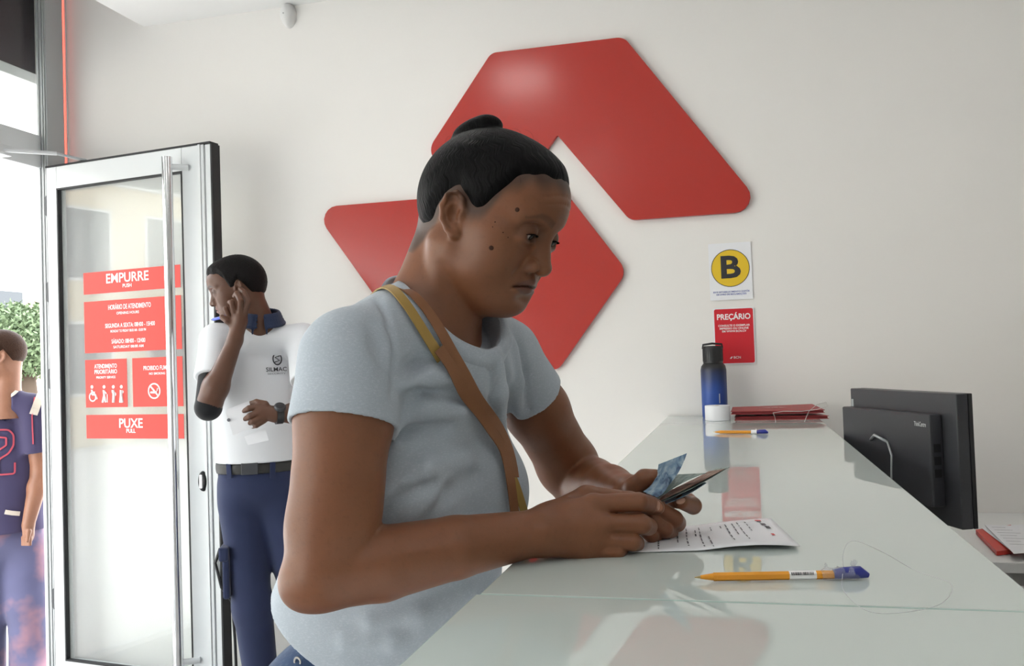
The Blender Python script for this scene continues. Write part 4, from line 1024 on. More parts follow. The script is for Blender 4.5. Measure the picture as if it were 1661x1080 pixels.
for k in range(22):
    c = P(L*r_.uniform(.76, .93), r_.normal()*.004, .006+abs(r_.normal())*.004); tp_.ell(c, (r_.uniform(.003, .006), .0012, r_.uniform(.002, .004)), rotm(r_.uniform(0, 180), r_.uniform(-60, 60)), .002)
tp_.put(lambda q: q[..., 2]-ZT-.0006, tp_.lo, tp_.lo+V(.2, .2, .03), .0005, 's')
v_, f_ = tp_.mesh(0); link('tape_wrap', npmesh('tape_wrap', v_, f_), M['tape'], e)
k0 = P(L*.86, 0, .011)
MB().tube(smoothline([k0, k0+V(0, 0, .014), k0+V(.006, .004, .026), k0+V(.018, .01, .026), k0+V(.045, .02, .012), k0+V(.075, .02, -.006), k0+V(.10, -.02, -.0092), k0+V(.07, -.10, -.0094), k0+V(.012, -.13, -.0095), k0+V(-.006, -.06, -.0095), k0+V(-.002, -.008, -.004)]), .00028, 5).build('nylon_line', M['line'], e)
FA, FB = cp(1157, 703, ZT+.0008), cp(1246, 703.5, ZT+.0008)
e, P, L, bd = pen('amber ball pen with blue cap lying in front of the bottle', FA, FB, .0046)
mb = MB().tube([P(L*.70, 0, .0052), P(L*.80, 0, .0052)], .0058, 10); mb.tube([P(L*.78, 0, .004), P(L*.79, 0, .014)], .0015, 6); mb.build('tape_band', M['whiteprint'], e)
# water bottle
bq = onp(1158, 678, 2, ZT); bx_, by_ = float(bq[0])-.0, 3.425
bx_ = float((at(1158, 620, 1)-CAM)[0]/(at(1158, 620, 1)-CAM)[1]*by_)
e = tag(empty('water_bottle', (bx_, by_, ZT)), 'tall water bottle shading from blue to black with black cap', 'bottle')
bm2 = bpy.data.materials.new('blue_black_coat'); bm2.use_nodes = True; nt = bm2.node_tree; b = nt.nodes['Principled BSDF']; g = nt.nodes.new('ShaderNodeTexCoord'); sp = nt.nodes.new('ShaderNodeSeparateXYZ'); rp = nt.nodes.new('ShaderNodeValToRGB'); mr = nt.nodes.new('ShaderNodeMapRange')
nt.links.new(g.outputs['Object'], sp.inputs[0]); nt.links.new(sp.outputs['Z'], mr.inputs[0]); mr.inputs[1].default_value = ZT; mr.inputs[2].default_value = ZT+.21; nt.links.new(mr.outputs[0], rp.inputs[0]); nt.links.new(rp.outputs[0], b.inputs['Base Color'])
el = rp.color_ramp.elements; el[0].position = .45; el[0].color = (.022, .075, .33, 1); el[1].position = .9; el[1].color = (.012, .012, .014, 1); x = el.new(.68); x.color = (.018, .04, .15, 1)
b.inputs['Roughness'].default_value = .4
BR = .047
MB().lathe([(0, 0), (BR-.003, 0), (BR, .004), (BR, .178), (BR-.003, .192), (BR-.011, .202), (BR-.014, .204), (0, .204)], (bx_, by_, ZT), 48).build('flask', bm2, e, auto=50)
cpm = MB().lathe([(0, .203), (.036, .203), (.0365, .206), (.0365, .262), (.034, .267), (0, .267)], (bx_, by_, ZT), 40)
for a in np.linspace(0, 2*math.pi, 28, endpoint=False): cpm.box((bx_+.0365*math.cos(a)-.0009, by_+.0365*math.sin(a)-.0009, ZT+.21), (bx_+.0365*math.cos(a)+.0009, by_+.0365*math.sin(a)+.0009, ZT+.255))
cpo = cpm.build('cap', M['black_pl'], e, auto=40)
MB().tube([(bx_-.036, by_, ZT+.258), (bx_-.034, by_-.01, ZT+.272), (bx_, by_-.014, ZT+.276), (bx_+.034, by_-.01, ZT+.272), (bx_+.036, by_, ZT+.258)], .004, 8).build('loop', M['black_pl'], cpo, smooth=True)
MB().box((bx_+.018, by_-.0455, ZT+.055), (bx_+.021, by_-.0405, ZT+.09), .0005).build('mark', M['alu_grey'], e)
# till roll
rq = onp(1164, 683, 2, ZT); rx_, ry_ = float(rq[0]), float(rq[1])+.040
rp_ = tag(empty('paper_roll', (rx_, ry_, ZT)), 'white paper roll standing in front of the water bottle', 'paper roll')
MB().lathe([(.008, .0), (.043, .0), (.044, .001), (.044, .052), (.043, .053), (.008, .053), (.008, 0)], (rx_, ry_, ZT+.0004), 40).build('roll', M['paper'], rp_, auto=40)
MB().lathe([(.006, 0), (.0078, 0), (.0078, .0535), (.006, .0535), (.006, 0)], (rx_, ry_, ZT+.0006), 20).build('core', M['brass'], rp_, auto=40)
# red folders with a cord
M['folder_dark'] = mat('dark_red_card', (.20, .02, .022), .6); M['folder'] = mat('red_card_folder', (.36, .028, .030), .45, noise=.06, nscale=12); M['cord'] = mat('white_cord', (.72, .68, .66), .8)
A, B = onp(1186, 682, 2, ZT), onp(1346, 681, 2, ZT); y0 = float(A[1])
lab2 = ['red card folder at the bottom of the pile by the wall', 'red card folder with pale crest on top of the pile']
for k, (dz, dx, rz) in enumerate(((0, .012, 0), (.020, 0, .02))):
    e = tag(empty('card_folder', (float(A[0]+B[0])/2, y0+.09, ZT+dz)), lab2[k], 'folder', 'red folders by the wall')
    zb = ZT+dz+.0006; x0, x1 = float(A[0])+dx, float(B[0])+dx-.01; th = .016
    ya, yb = y0+.004*k, y0+.165
    MB().prism([(x0, ya), (x1, ya+.006), (x1-.03, yb), (x0+.005, yb)], (0, 0, zb), (1, 0, 0), (0, 1, 0), (0, 0, 1), .0016).build('back_cover', M['folder'], e)
    MB().prism([(x0+.004, ya+.004), (x1-.004, ya+.010), (x1-.032, yb-.003), (x0+.008, yb-.003)], (0, 0, zb+.0017), (1, 0, 0), (0, 1, 0), (0, 0, 1), th*.40).build('pages', M['folder_dark'], e)
    hz2 = zb+th*.45+.002
    fc = MB(); bl = [V(x0, ya, hz2), V(x1, ya+.006, hz2), V(x1-.03, yb, hz2+.012*k), V(x0+.005, yb, hz2+.006*k)]
    vs1 = [fc.bm.verts.new(q) for q in bl]; vs2 = [fc.bm.verts.new(q+V(0, 0, .0016)) for q in bl]
    fc.bm.faces.new(vs1[::-1]); fc.bm.faces.new(vs2)
    for i in range(4): fc.bm.faces.new((vs1[i], vs1[(i+1) % 4], vs2[(i+1) % 4], vs2[i]))
    fc.build('front_cover', M['folder'], e)
    if k:
        cx, cy = (x0+x1)/2-.006, (ya+yb)/2-.02; cz = hz2+.0085
        mb = MB(); nrm = V(0, -.075, 1); nrm /= np.linalg.norm(nrm); ay_ = np.cross(nrm, V(1, 0, 0))
        ringmesh(mb, .010, .013, (cx, cy, cz), (1, 0, 0), ay_, nrm, .0006, 6); 
        for s in (-1, 1): mb.prism([(s*.016, -.010), (s*.045, .0), (s*.016, .010)], (cx, cy, cz), (1, 0, 0), ay_, nrm, .0006)
        mb.prism([(-.004, -.006), (.004, -.006), (.006, .006), (-.002, .006)], (cx, cy, cz), (1, 0, 0), ay_, nrm, .0008)
        mb.build('crest', mat('pale_crest', (.50, .22, .21), .5), e)
        zz = ZT+.041
        MB().tube([onp(1258, 684, 2, ZT+.002), onp(1257, 676, 2, ZT+.010), onp(1254, 669.5, 2, ZT+.034)+V(0, 0, 0), onp(1270, 667, 2, ZT+.037), onp(1300, 667, 2, ZT+.037), onp(1325, 664, 2, ZT+.038), onp(1343, 658, 2, ZT+.040), onp(1340, 652, 2, ZT+.043), onp(1325, 656, 2, ZT+.042), onp(1312, 667, 2, ZT+.036), onp(1308, 676, 2, ZT+.012), onp(1305, 684, 2, ZT+.002)], .0012, 6).build('cord', M['cord'], e, smooth=True)
# ------------------------------------------------------------------ monitor and desk things
mt = tag(empty('desktop_monitor', (.42, 2.5, ZD2)), 'black desktop monitor with attached computer seen from behind', 'monitor')
mL = at(1379, 632, 2.55); mR = at(1550, 632, 2.08); ztop = 1.35-.115*1.02
a = V(mL[0], mL[1], 0); b_ = V(mR[0], mR[1], 0); du = b_-a; WL = float(np.linalg.norm(du)); du /= WL; nn = V(du[1], -du[0], 0)
if nn@(V(0, 0, 0)-a) < 0: nn = -nn                                  # back of the screen faces the viewer
mh = .315
def mo(mb, u0, u1, z0, z1, o0, o1, bev=.003): return mb.obox(a+du*(u0+u1)/2+nn*(o0+o1)/2+V(0, 0, (z0+z1)/2), (du, (0, 0, 1), nn), ((u1-u0)/2, (z1-z0)/2, (o1-o0)/2), bev)
mo(MB(), 0, WL, ztop-mh, ztop, -.030, 0).build('screen_back', M['dark_pl'], mt); mo(MB(), -.0, WL, ztop-mh, ztop, -.042, -.031, .002).build('bezel', M['black_pl'], mt)
bx2 = mo(MB(), .012, WL-.055, ztop-.27, ztop-.050, .0005, .034, .004).build('computer_box', M['dark_pl'], mt)
text('ThinkCentre', .016, a+du*(WL-.092)+nn*.0346+V(0, 0, ztop-.075), du, (0, 0, 1), M['alu'], bx2, bold=.01, width=.048)
for k in range(3): mo(MB(), WL-.056, WL-.0545, ztop-.14-.03*k, ztop-.12-.03*k, .008, .026, 0).build('port', M['black_pl'], bx2)
mo(MB(), .006, .016, ztop-.075, ztop-.03, .0, .0008, 0).build('label', M['alu_grey'], mt)
mb = MB(); mb.tube([a+du*.16+nn*.035+V(0, 0, ztop-.13), a+du*.2+nn*.048+V(0, 0, ztop-.115), a+du*.24+nn*.036+V(0, 0, ztop-.13)], .004, 8); mb.tube([a+du*.24+nn*.036+V(0, 0, ztop-.13), a+du*.28+nn*.05+V(0, 0, ztop-.16), a+du*.25+nn*.04+V(0, 0, ztop-.30)], .003, 8); mb.build('cable', M['alu_grey'], mt, smooth=True)
mc = a+du*WL/2
mo(MB(), WL/2-.04, WL/2+.04, ZD2+.012, ztop-.1, -.02, .0, .003).build('stand_neck', M['black_pl'], mt); mo(MB(), WL/2-.12, WL/2+.12, ZD2, ZD2+.012, -.11, .04, .004).build('stand_foot', M['black_pl'], mt)
# papers and red folder on the desk
dz = ZD2
e = tag(empty('card_folder', tuple(onp(1620, 880, 2, dz))), 'bright red folder under loose papers on the desk', 'folder')
c1, c2, c3, c4 = (onp(x, y, 2, dz+.002) for x, y in ((1583, 866), (1617, 901), (1680, 893), (1640, 858)))
M['folder_hot'] = mat('bright_red_card', (.62, .045, .030), .45)
mb = MB(); vs1 = [mb.bm.verts.new(q+V(0, 0, h)) for q, h in ((c1, 0), (c2, 0), (c3, 0), (c4, 0))]; vs2 = [mb.bm.verts.new(q+V(0, 0, h)) for q, h in ((c1, .014), (c2, .012), (c3, .012), (c4, .014))]
mb.bm.faces.new(vs1[::-1]); mb.bm.faces.new(vs2)
for i in range(4): mb.bm.faces.new((vs1[i], vs1[(i+1) % 4], vs2[(i+1) % 4], vs2[i]))
mb.build('cover', M['folder_hot'], e)
for k, (lab, pts) in enumerate((('lower loose white sheet over the red folder on the desk', ((1592, 856), (1640, 893), (1720, 885), (1662, 850))), ('top loose white printed sheet on the desk pile', ((1597, 851), (1645, 898), (1730, 890), (1670, 853))))):
    q = [onp(x, y, 2, dz+.018+.006*k) for x, y in pts]
    mb = MB(); mb.strip([q[0], q[3]], [q[1], q[2]], .0006); o = mb.build('loose_sheet', M['paper']); tag(o, lab, 'paper', 'papers on the clerk desk')
    if k:
        mb = MB()
        for i in range(7):
            u = .1+i*.1; A_2 = q[0]+(q[1]-q[0])*u+(q[3]-q[0])*.1; B_2 = A_2+(q[3]-q[0])*(.3+.25*((i*37) % 5)/5); mb.strip([A_2+V(0, 0, .0012), B_2+V(0, 0, .0012)], [A_2+V(0, -.003, .0012), B_2+V(0, -.003, .0012)], 0)
        mb.build('print', M['grey_ink'], o)['kind'] = 'stuff'
# ------------------------------------------------------------------ the guard by the door
SG = skin_mat('dark_brown_skin', (.110, .048, .028), lip=(.12, .05, .04))
GD = 3.36
def gp(px, py, dd=0): return at(px, py, GD+dd)
GFR = gp(400, 800)*V(1, 1, 0)
gu = tag(empty('person', tuple(GFR)), 'security guard in a white polo shirt beside the open door', 'person')
GO = gp(386, 468, .0); GRm = rotm(208, 10, 0)
gh = {'gaze': 10, 'open': .0045, 'slit': 0}
NBg = gp(423, 528, .01)
# head, neck
F1 = Field(GO-V(.2, .2, .30), GO+V(.2, .2, .17), .0028); head_into(F1, GO, GRm, gh)
F1.cone(GO+GRm@V(-.03, 0, -.05), NBg+V(0, 0, -.02), .058, .062, .03); F1.cone(NBg+V(0, 0, -.02), NBg+V(0, 0, -.06), .05, .04, .03)
h1 = F1.mesh(1)
# right arm raised to the face, left arm across the body
sR, eR, wR = gp(352, 552, -.02), gp(338, 660, -.16), gp(381, 552, -.13)
sL, eL, wL = gp(492, 552, .03), gp(505, 668, -.14), gp(448, 672, -.20)
P1 = [sR, eR, wR, gp(410, 470, -.1)]
F2 = Field(np.min(P1, 0)-.09, np.max(P1, 0)+.09, .0028)
F2.chain([sR, eR], [.048, .042], .02); F2.chain([eR, lerp(eR, wR, .3), wR], [.043, .043, .027], .02)
F2.cone(wR, gp(388, 520, -.12), .026, .030, .015); F2.ell(gp(389, 518, -.12), (.032, .022, .036), rotm(-60), .012)
G2 = F2.like()
for pts, rs in (([(396, 512, -.125), (402, 490, -.135), (396, 474, -.12), (390, 468, -.10)], [.0115, .0105, .0095, .008]),
                ([(389, 508, -.135), (390, 488, -.15), (384, 476, -.13), (380, 480, -.11)], [.0115, .0105, .0095, .008]),
                ([(380, 508, -.135), (376, 490, -.15), (372, 490, -.12)], [.011, .010, .008]),
                ([(372, 514, -.13), (366, 500, -.14), (368, 504, -.11)], [.010, .009, .0075]),
                ([(380, 528, -.13), (368, 520, -.14), (360, 514, -.135)], [.013, .0115, .0095])): G2.chain([gp(*q) for q in pts], rs, .003)
F2.merge(G2, .008); h2 = F2.mesh(1)
P3 = [sL, eL, wL, gp(385, 690, -.2)]
F3 = Field(np.min(P3, 0)-.09, np.max(P3, 0)+.09, .0028)
F3.chain([sL, eL], [.048, .042], .02); F3.chain([eL, lerp(eL, wL, .4), wL], [.042, .039, .027], .02)
F3.cone(wL, gp(425, 668, -.21), .026, .030, .014)
G3 = F3.like()
for pts, rs in (([(422, 660, -.22), (404, 662, -.235), (390, 670, -.225)], [.012, .0105, .0085]), ([(422, 668, -.225), (406, 674, -.245), (394, 682, -.225)], [.012, .0105, .0085]),
                ([(424, 676, -.225), (410, 684, -.24), (402, 688, -.22)], [.0115, .010, .008]), ([(428, 682, -.22), (416, 690, -.235), (410, 692, -.215)], [.011, .009, .0075]), ([(430, 656, -.21), (416, 652, -.20), (402, 656, -.19)], [.014, .011, .009])): G3.chain([gp(*q) for q in pts], rs, .003)
F3.merge(G3, .008); h3 = F3.mesh(1)
# hidden core and legs of the body
bv, bf = join([h1, h2, h3]); me = npmesh('body', bv, bf); head_masks(me, bv, GO, GRm, {'brow': .9, 'lid': .4}); attr(me, 'nail', np.zeros(len(bv))); link('body', me, SG, gu)
for s in (-1, 1): eyeball(gu, GO, GRm, s, 8, SG)
# short hair
zg = ([0, 30, 50, 62, 74, 84, 96, 110, 130, 180], [.070, .070, .062, .040, -.005, .0, .030, .012, -.035, -.055])
av, af = hair_shell(GO, GRm, zg, .012, GO-V(.15, .15, .13), GO+V(.15, .15, .17), .003, None, .0008)
me = npmesh('hair', av, af); vattr(me, 'strand', ((av-GO)@GRm)*260); link('hair', me, hair_mat('short_black_hair', (.009, .008, .008)), gu)
# polo shirt
WP = cloth_mat('white_pique', (.76, .77, .80), None, 0, .9, 900, noise=.03); NV = cloth_mat('navy_collar', (.028, .040, .085), None, 0, .85, 900)
fz = -59; gt = rotm(fz); GH = gp(420, 772, .06); ghp = lambda x, y, z: GH+gt@V(x, y, z)
zs = float(NBg[2]-GH[2])
FW = Field(GH-V(.3, .3, .12), NBg+V(.32, .32, .06), .005)
FW.ell(ghp(0, 0, zs*.62), (.115, .175, .24), gt, .02); FW.ell(ghp(.005, 0, zs*.25), (.112, .155, .2), gt, .06); FW.ell(ghp(0, 0, .0), (.115, .152, .16), gt, .06)
FW.cone(NBg+V(0, 0, -.045), sR+V(0, 0, .005), .05, .054, .05); FW.cone(NBg+V(0, 0, -.045), sL+V(0, 0, .005), .05, .054, .05)
wob(FW, .003, 26, 11)
def gsleeve(a, b, t):
    G = FW.like(); G.cone(a, lerp(a, b, t+.2), .060, .066, .01); n = (b-a)/np.linalg.norm(b-a); p = lerp(a, b, t)
    G.put(lambda q: -((q-p)@n), p-.15, p+.15, .002, 's', 0); return G
for a_, b_2 in ((sR, eR), (sL, eL)): FW.merge(gsleeve(a_, b_2, .58), .03)
for L in ([(395, 560), (392, 620), (384, 700)], [(402, 560), (402, 640), (398, 720)], [(430, 640), (420, 700), (410, 740)], [(370, 560), (376, 620), (372, 690)]):
    P_ = [gp(x, y, -.06) for x, y in L]
FW.put(lambda q: q[..., 2]-(GH[2]+.06), FW.lo, V(FW.lo[0]+2, FW.lo[1]+2, GH[2]+.06), .004, 's', 0)
FW.cone(NBg+V(0, 0, .045), NBg+V(0, 0, .12), .062, .062, .004, 's')
w1 = FW.mesh(1); po = link('polo_shirt', npmesh('polo_shirt', *w1), WP, gu); gtree = bvh(*w1)
# collar
FC = Field(NBg-V(.15, .15, .10), NBg+V(.15, .15, .13), .003); cc = NBg+V(0, 0, .022); Qg = gt@rotm(0, 14)
for i in range(40):
    a0, a1 = (math.radians(-168+336*k/40+180-168+168) for k in (i, i+1))
    a0 = math.radians(12+336*i/40); a1 = math.radians(12+336*(i+1)/40)
    pa = lambda a, r, z: cc+Qg@V(r*math.cos(a), r*1.02*math.sin(a), z)
    FC.cone(pa(a0, .066, .030), pa(a1, .066, .030), .004, .004, .003); FC.cone(pa(a0, .074, .012), pa(a1, .074, .012), .004, .004, .006); FC.cone(pa(a0, .084, -.012), pa(a1, .084, -.012), .0045, .0045, .01); FC.cone(pa(a0, .078, .0), pa(a1, .078, .0), .004, .004, .008); FC.cone(pa(a0, .070, .022), pa(a1, .070, .022), .004, .004, .006)
    if i in (0, 39):
        FC.chain([pa(a0, .072, .022), pa(a0, .090, -.035)], [.005, .004], .008)
c1 = FC.mesh(1); link('collar', npmesh('collar', *c1), NV, po)
# black elbow sleeve on the raised arm
BK = cloth_mat('black_knit', (.012, .012, .014), None, 0, .8, 900)
FB_ = Field(eR-.12, eR+V(.12, .12, .25), .0035); FB_.cone(lerp(sR, eR, .45), eR, .050, .047, .01); FB_.ell(eR+V(0, 0, -.004), (.046, .046, .044), None, .01)
pn = (wR-eR)/np.linalg.norm(wR-eR)
FB_.put(lambda q: -((q-eR-pn*.012)@pn)+.0*q[..., 0], eR-.1, eR+V(.12, .12, .1), .004, 's', 0) if False else None
k_ = FB_.mesh(1)
msk = ((k_[0]-eR)@pn) < .014+.10*np.clip(((k_[0]-eR)@((sR-eR)/np.linalg.norm(sR-eR)))/.1, 0, 9)
link('elbow_sleeve', npmesh('elbow_sleeve', k_[0], k_[1][msk[k_[1]].all(1)]), BK, gu)
# embroidered badge on the chest
c, n = hit(gtree, 447, 592, .007)
if c is not None:
    axg = np.cross(V(0, 0, 1), n); axg /= np.linalg.norm(axg); ayg = np.cross(n, axg)
    text('SILMAC', .022, c-ayg*.018, axg, ayg, M['ink'], po, bold=.012, width=.078); text('SECURITY', .008, c-ayg*.034, axg, ayg, M['grey_ink'], po, width=.068)
    mb = MB(); o_ = c+ayg*.022+axg*.006
    ov = [(.016*math.cos(a), .022*math.sin(a)) for a in np.linspace(0, 2*math.pi, 25)[:-1]]
    P_ = [o_+axg*x+ayg*(y if y > 0 else y*1.0) for x, y in ov]; mb.tube(P_, .0022, 6, close=True); mb.tube([o_+axg*.010+ayg*.012, o_-axg*.008+ayg*.006, o_+axg*.008-ayg*.006, o_-axg*.010-ayg*.012], .0022, 6)
    mb.build('badge', M['ink'], po)
# trousers, belt, shoes
NT = cloth_mat('navy_twill', (.026, .034, .082), None, 0, .85, 900, noise=.12, nscale=10)
FP = Field(V(GH[0]-.3, GH[1]-.3, .05), V(GH[0]+.3, GH[1]+.3, GH[2]+.10), .006)
FP.ell(ghp(0, 0, .0), (.105, .150, .12), gt, .02); FP.ell(ghp(-.03, 0, -.06), (.11, .155, .11), gt, .05)
for s, foot in ((-1, gp(430, 1165, .02)), (1, gp(528, 1165, .06))):
    hp_ = ghp(-.005, s*.074, -.11); an = V(foot[0], foot[1], .10); kn = lerp(hp_, an, .52)+gt@V(.02, 0, 0)
    FP.chain([hp_, kn, an], [.084, .070, .062], .03)
wob(FP, .004, 22, 4)
FP.put(lambda q: -(q[..., 2]-(GH[2]+.065)), FP.lo+V(0, 0, .3), FP.lo+V(2, 2, 3), .002, 's', 0)
t1_ = FP.mesh(1); tr = link('trousers', npmesh('trousers', *t1_), NT, gu); ptree = bvh(*t1_)
FK = FP.like(); FK.ell(ghp(0, 0, .045), (.112, .157, .12), gt, .01); FK.put(lambda q: np.abs(q[..., 2]-(GH[2]+.040))-.020, FP.lo, FP.lo+V(2, 2, 3), .002, 'i', 0)
FK.n = np.array(FK.d.shape); kb = FK.mesh(0); bl_ = link('belt', npmesh('belt', *kb), M['leather_black'], gu)
btree = bvh(*kb); c, n = hit(btree, 405, 760, .002)
if c is not None:
    axg = np.cross(V(0, 0, 1), n); axg /= np.linalg.norm(axg); ayg = np.cross(n, axg)
    MB().obox(c, (axg, ayg, n), (.030, .022, .004), .002).build('buckle', M['dark_pl'], bl_)
for px in (372, 442):
    c, n = hit(btree, px, 762, .002)
    if c is None: continue
    axg = np.cross(V(0, 0, 1), n); axg /= np.linalg.norm(axg); ayg = np.cross(n, axg); MB().obox(c, (axg, ayg, n), (.010, .030, .003), .001).build('belt_loop', NT, tr)
# cargo pocket and flap
for py, hw, hh, th, nm in ((930, .05, .085, .012, 'cargo_pocket'), (895, .058, .026, .017, 'pocket_flap')):
    c, n = hit(ptree, 366, py, .0)
    for px_ in (370, 374, 378, 384): c, n = hit(ptree, px_, py, .0) if c is None else (c, n)
    if c is not None:
        n = n*V(1, 1, 0); n /= np.linalg.norm(n); n = n*.3+(-CR)*.9; n = n*V(1, 1, 0); n /= np.linalg.norm(n)
        MB().obox(c, (np.cross(V(0, 0, 1), n), V(0, 0, 1), n), (hw, hh, th), .008).build(nm, NT, tr)
for s, foot in ((-1, gp(430, 1165, .02)), (1, gp(528, 1165, .06))):
    a = V(foot[0], foot[1], 0); R_ = rotm(fz+s*8)
    FSh = Field(a-V(.16, .18, .005), a+V(.2, .16, .16), .006); FSh.cone(a+R_@V(-.02, 0, .04), a+R_@V(.16, 0, .03), .040, .036, .02); FSh.cone(a+V(0, 0, .04), a+V(0, 0, .12), .045, .05, .02); FSh.put(lambda q: q[..., 2]-.002, FSh.lo, FSh.lo+V(1, 1, .02), .002, 's')
    link('boot', npmesh('boot', *FSh.mesh(1)), M['leather_black'], gu)
# watch, pen and card
wt = tag(empty('wristwatch', tuple(wL)), 'black wristwatch on the guard left wrist', 'watch')
wd_ = (wL-eL)/np.linalg.norm(wL-eL); wc = lerp(eL, wL, .93)
mb = MB(); ringmesh(mb, .031, .035, wc-wd_*.012, np.cross(wd_, V(0, 0, 1)), V(0, 0, 1), wd_, .024, 24); mb.build('band', M['black_pl'], wt, auto=40)
fcn = -CF*.7+V(0, 0, .7); fcn = fcn-wd_*(fcn@wd_); fcn /= np.linalg.norm(fcn)
dial = MB().lathe([(0, .010), (.017, .010), (.020, .007), (.021, 0), (0, 0)], wc+fcn*.032, 24, fcn).build('case', M['dark_pl'], wt, auto=40)
MB().lathe([(0, .0108), (.0145, .0108), (.0145, .0098), (0, .0098)], wc+fcn*.032, 24, fcn).build('dial', M['ink'], dial, auto=40)
pe = tag(empty('ball_pen', tuple(gp(354, 518, -.13))), 'blue pen held at the guard mouth', 'pen')
pa_, pb_ = gp(346, 518, -.10), gp(372, 512, -.135)
MB().tube([pa_, lerp(pa_, pb_, .5), pb_], .0055, 8).build('barrel', mat('bright_blue_plastic', (.03, .07, .55), .3), pe, smooth=True); MB().tube([pa_-(pb_-pa_)*.12, pa_], [.002, .005], 8).build('tip', M['cap_blue'], pe)
cdh = tag(empty('paper_card', tuple(gp(392, 685, -.24))), 'folded white card in the guard hand', 'paper')
def quad(nm, L, m_, par, t=.0012):
    q = [gp(*a) for a in L]; return MB().strip([q[0], q[3]], [q[1], q[2]], t).build(nm, m_, par)
quad('front_leaf', [(366, 668, -.25), (378, 706, -.25), (414, 692, -.23), (402, 655, -.23)], M['paper'], cdh); quad('back_leaf', [(368, 664, -.235), (376, 700, -.235), (412, 684, -.21), (404, 650, -.21)], M['paper'], cdh)
quad('loose_leaf', [(396, 708, -.19), (402, 722, -.19), (436, 714, -.185), (430, 694, -.185)], M['paper'], cdh)
c = gp(371, 681, -.252); MB().lathe([(0, .001), (.006, .001), (.006, 0), (0, 0)], c, 12, -CF).build('seal', M['grey_ink'], cdh)
# cable hanging behind the door edge
cb = MB(); cb.tube([dp(DL+.03, .95, -.04), dp(DL+.03, .80, -.03), dp(DL+.0, .66, .0), dp(DL-.02, .56, .03), dp(DL+.0, .46, .02), dp(DL+.035, .40, 0), dp(DL+.045, .25, 0), dp(DL+.05, .03, 0), dp(DL+.06, .008, -.02)], .006, 8)
tag(cb.build('power_cable', M['black_pl'], smooth=True), 'black cable dangling at the edge of the open door', 'cable')
# ------------------------------------------------------------------ the street
ZG = -.12
structure(MB().box((-40, -30, ZG-.1), (XF-.07, 40, ZG)), 'ground', mat('pale_pavement', (.60, .58, .55), .8, noise=.1, nscale=2))
structure(MB().box((XF-.12, YB, ZG), (XF-.07, YH, -.001)), 'trim_2', M['white_lam'])
# sign box and canopy above the shop front
cn = tag(empty('canopy', (XF-.6, 1, 2.7)), 'dark maroon sign box with white canopy above the entrance', 'canopy')
zc = 2.72
MB().box((XF-.9, YB-1, zc), (XF-.10, 4.6, zc+.05), .004).build('canopy_slab', M['white_lam'], cn)
MB().box((XF-.55, YB-1, zc+.052), (XF-.12, 4.6, 3.9)).build('sign_box', mat('maroon_panel', (.045, .026, .034), .3), cn)
for y in (3.18, 3.28, 2.4, 1.6): MB().box((XF-.118, y, zc+.052), (XF-.10, y+.025, 3.9)).build('seam', M['alu_grey'], cn)
MB().box((XF-.119, 2.98, 3.22), (XF-.112, 3.10, 3.5)).build('red_panel', M['redprint'], cn)
# man in a jersey outside the doorway
MD = 4.25
def mp_(px, py, dd=0): return at(px, py, MD+dd)
SM = skin_mat('tan_skin', (.27, .125, .075))
mn = tag(empty('person', tuple(mp_(20, 900)*V(1, 1, 0)+V(0, 0, ZG))), 'man in a navy jersey standing outside the doorway', 'person')
MO = mp_(2, 577); MR = rotm(222, 0, 0)
mh_ = {'gaze': 5, 'open': .0045, 'slit': 0}
NBm = mp_(10, 640)
F1 = Field(MO-V(.19, .19, .30), MO+V(.19, .19, .16), .0035); head_into(F1, MO, MR, mh_); F1.cone(MO+MR@V(-.03, 0, -.05), NBm+V(0, 0, -.03), .056, .062, .03); F1.cone(NBm+V(0, 0, -.02), NBm+V(0, 0, -.12), .06, .08, .03); h1 = F1.mesh(1)
sL, eL, wL = mp_(52, 660, .02), mp_(66, 765, .05), mp_(46, 850, -.05); sR, eR, wR = mp_(-42, 660, -.02), mp_(-58, 770, 0), mp_(-40, 860, -.05)
parts_ = [h1]
for s_, e_, w_, sg in ((sL, eL, wL, 1), (sR, eR, wR, -1)):
    P_ = [s_, e_, w_]; F2 = Field(np.min(P_, 0)-.1, np.max(P_, 0)+.1, .004)
    F2.chain([s_, e_], [.050, .042], .02); F2.chain([e_, lerp(e_, w_, .3), w_], [.042, .041, .028], .02); F2.ell(w_+V(0, 0, -.04), (.022, .03, .05), None, .02)
    for k in range(4): F2.chain([w_+V(-.02+.012*k, -.01, -.06), w_+V(-.02+.012*k, -.012, -.11)], [.010, .008], .003)
    F2.chain([w_+V(.02, -.02, -.03), w_+V(.03*sg, -.04, -.07)], [.012, .009], .006)
    parts_.append(F2.mesh(1))
bv, bf = join(parts_); me = npmesh('body', bv, bf); head_masks(me, bv, MO, MR, {}); attr(me, 'nail', np.zeros(len(bv))); link('body', me, SM, mn)
for s in (-1, 1): eyeball(mn, MO, MR, s, 4, SM)
zm = ([0, 30, 50, 62, 74, 84, 96, 110, 130, 180], [.072, .070, .062, .040, .0, .008, .032, .012, -.030, -.050])
av, af = hair_shell(MO, MR, zm, .010, MO-V(.15, .15, .13), MO+V(.15, .15, .16), .004); me = npmesh('hair', av, af); vattr(me, 'strand', ((av-MO)@MR)*220); link('hair', me, hair_mat('brown_hair', (.035, .018, .012)), mn)
JN = cloth_mat('navy_mesh_jersey', (.050, .042, .095), None, 0, .8, 500, noise=.12, nscale=6)
mz = rotm(-52); MH = mp_(10, 850, .05); mhp = lambda x, y, z: MH+mz@V(x, y, z); zs = float(NBm[2]-MH[2])
FJ2 = Field(MH-V(.32, .32, .16), NBm+V(.32, .32, .05), .006)
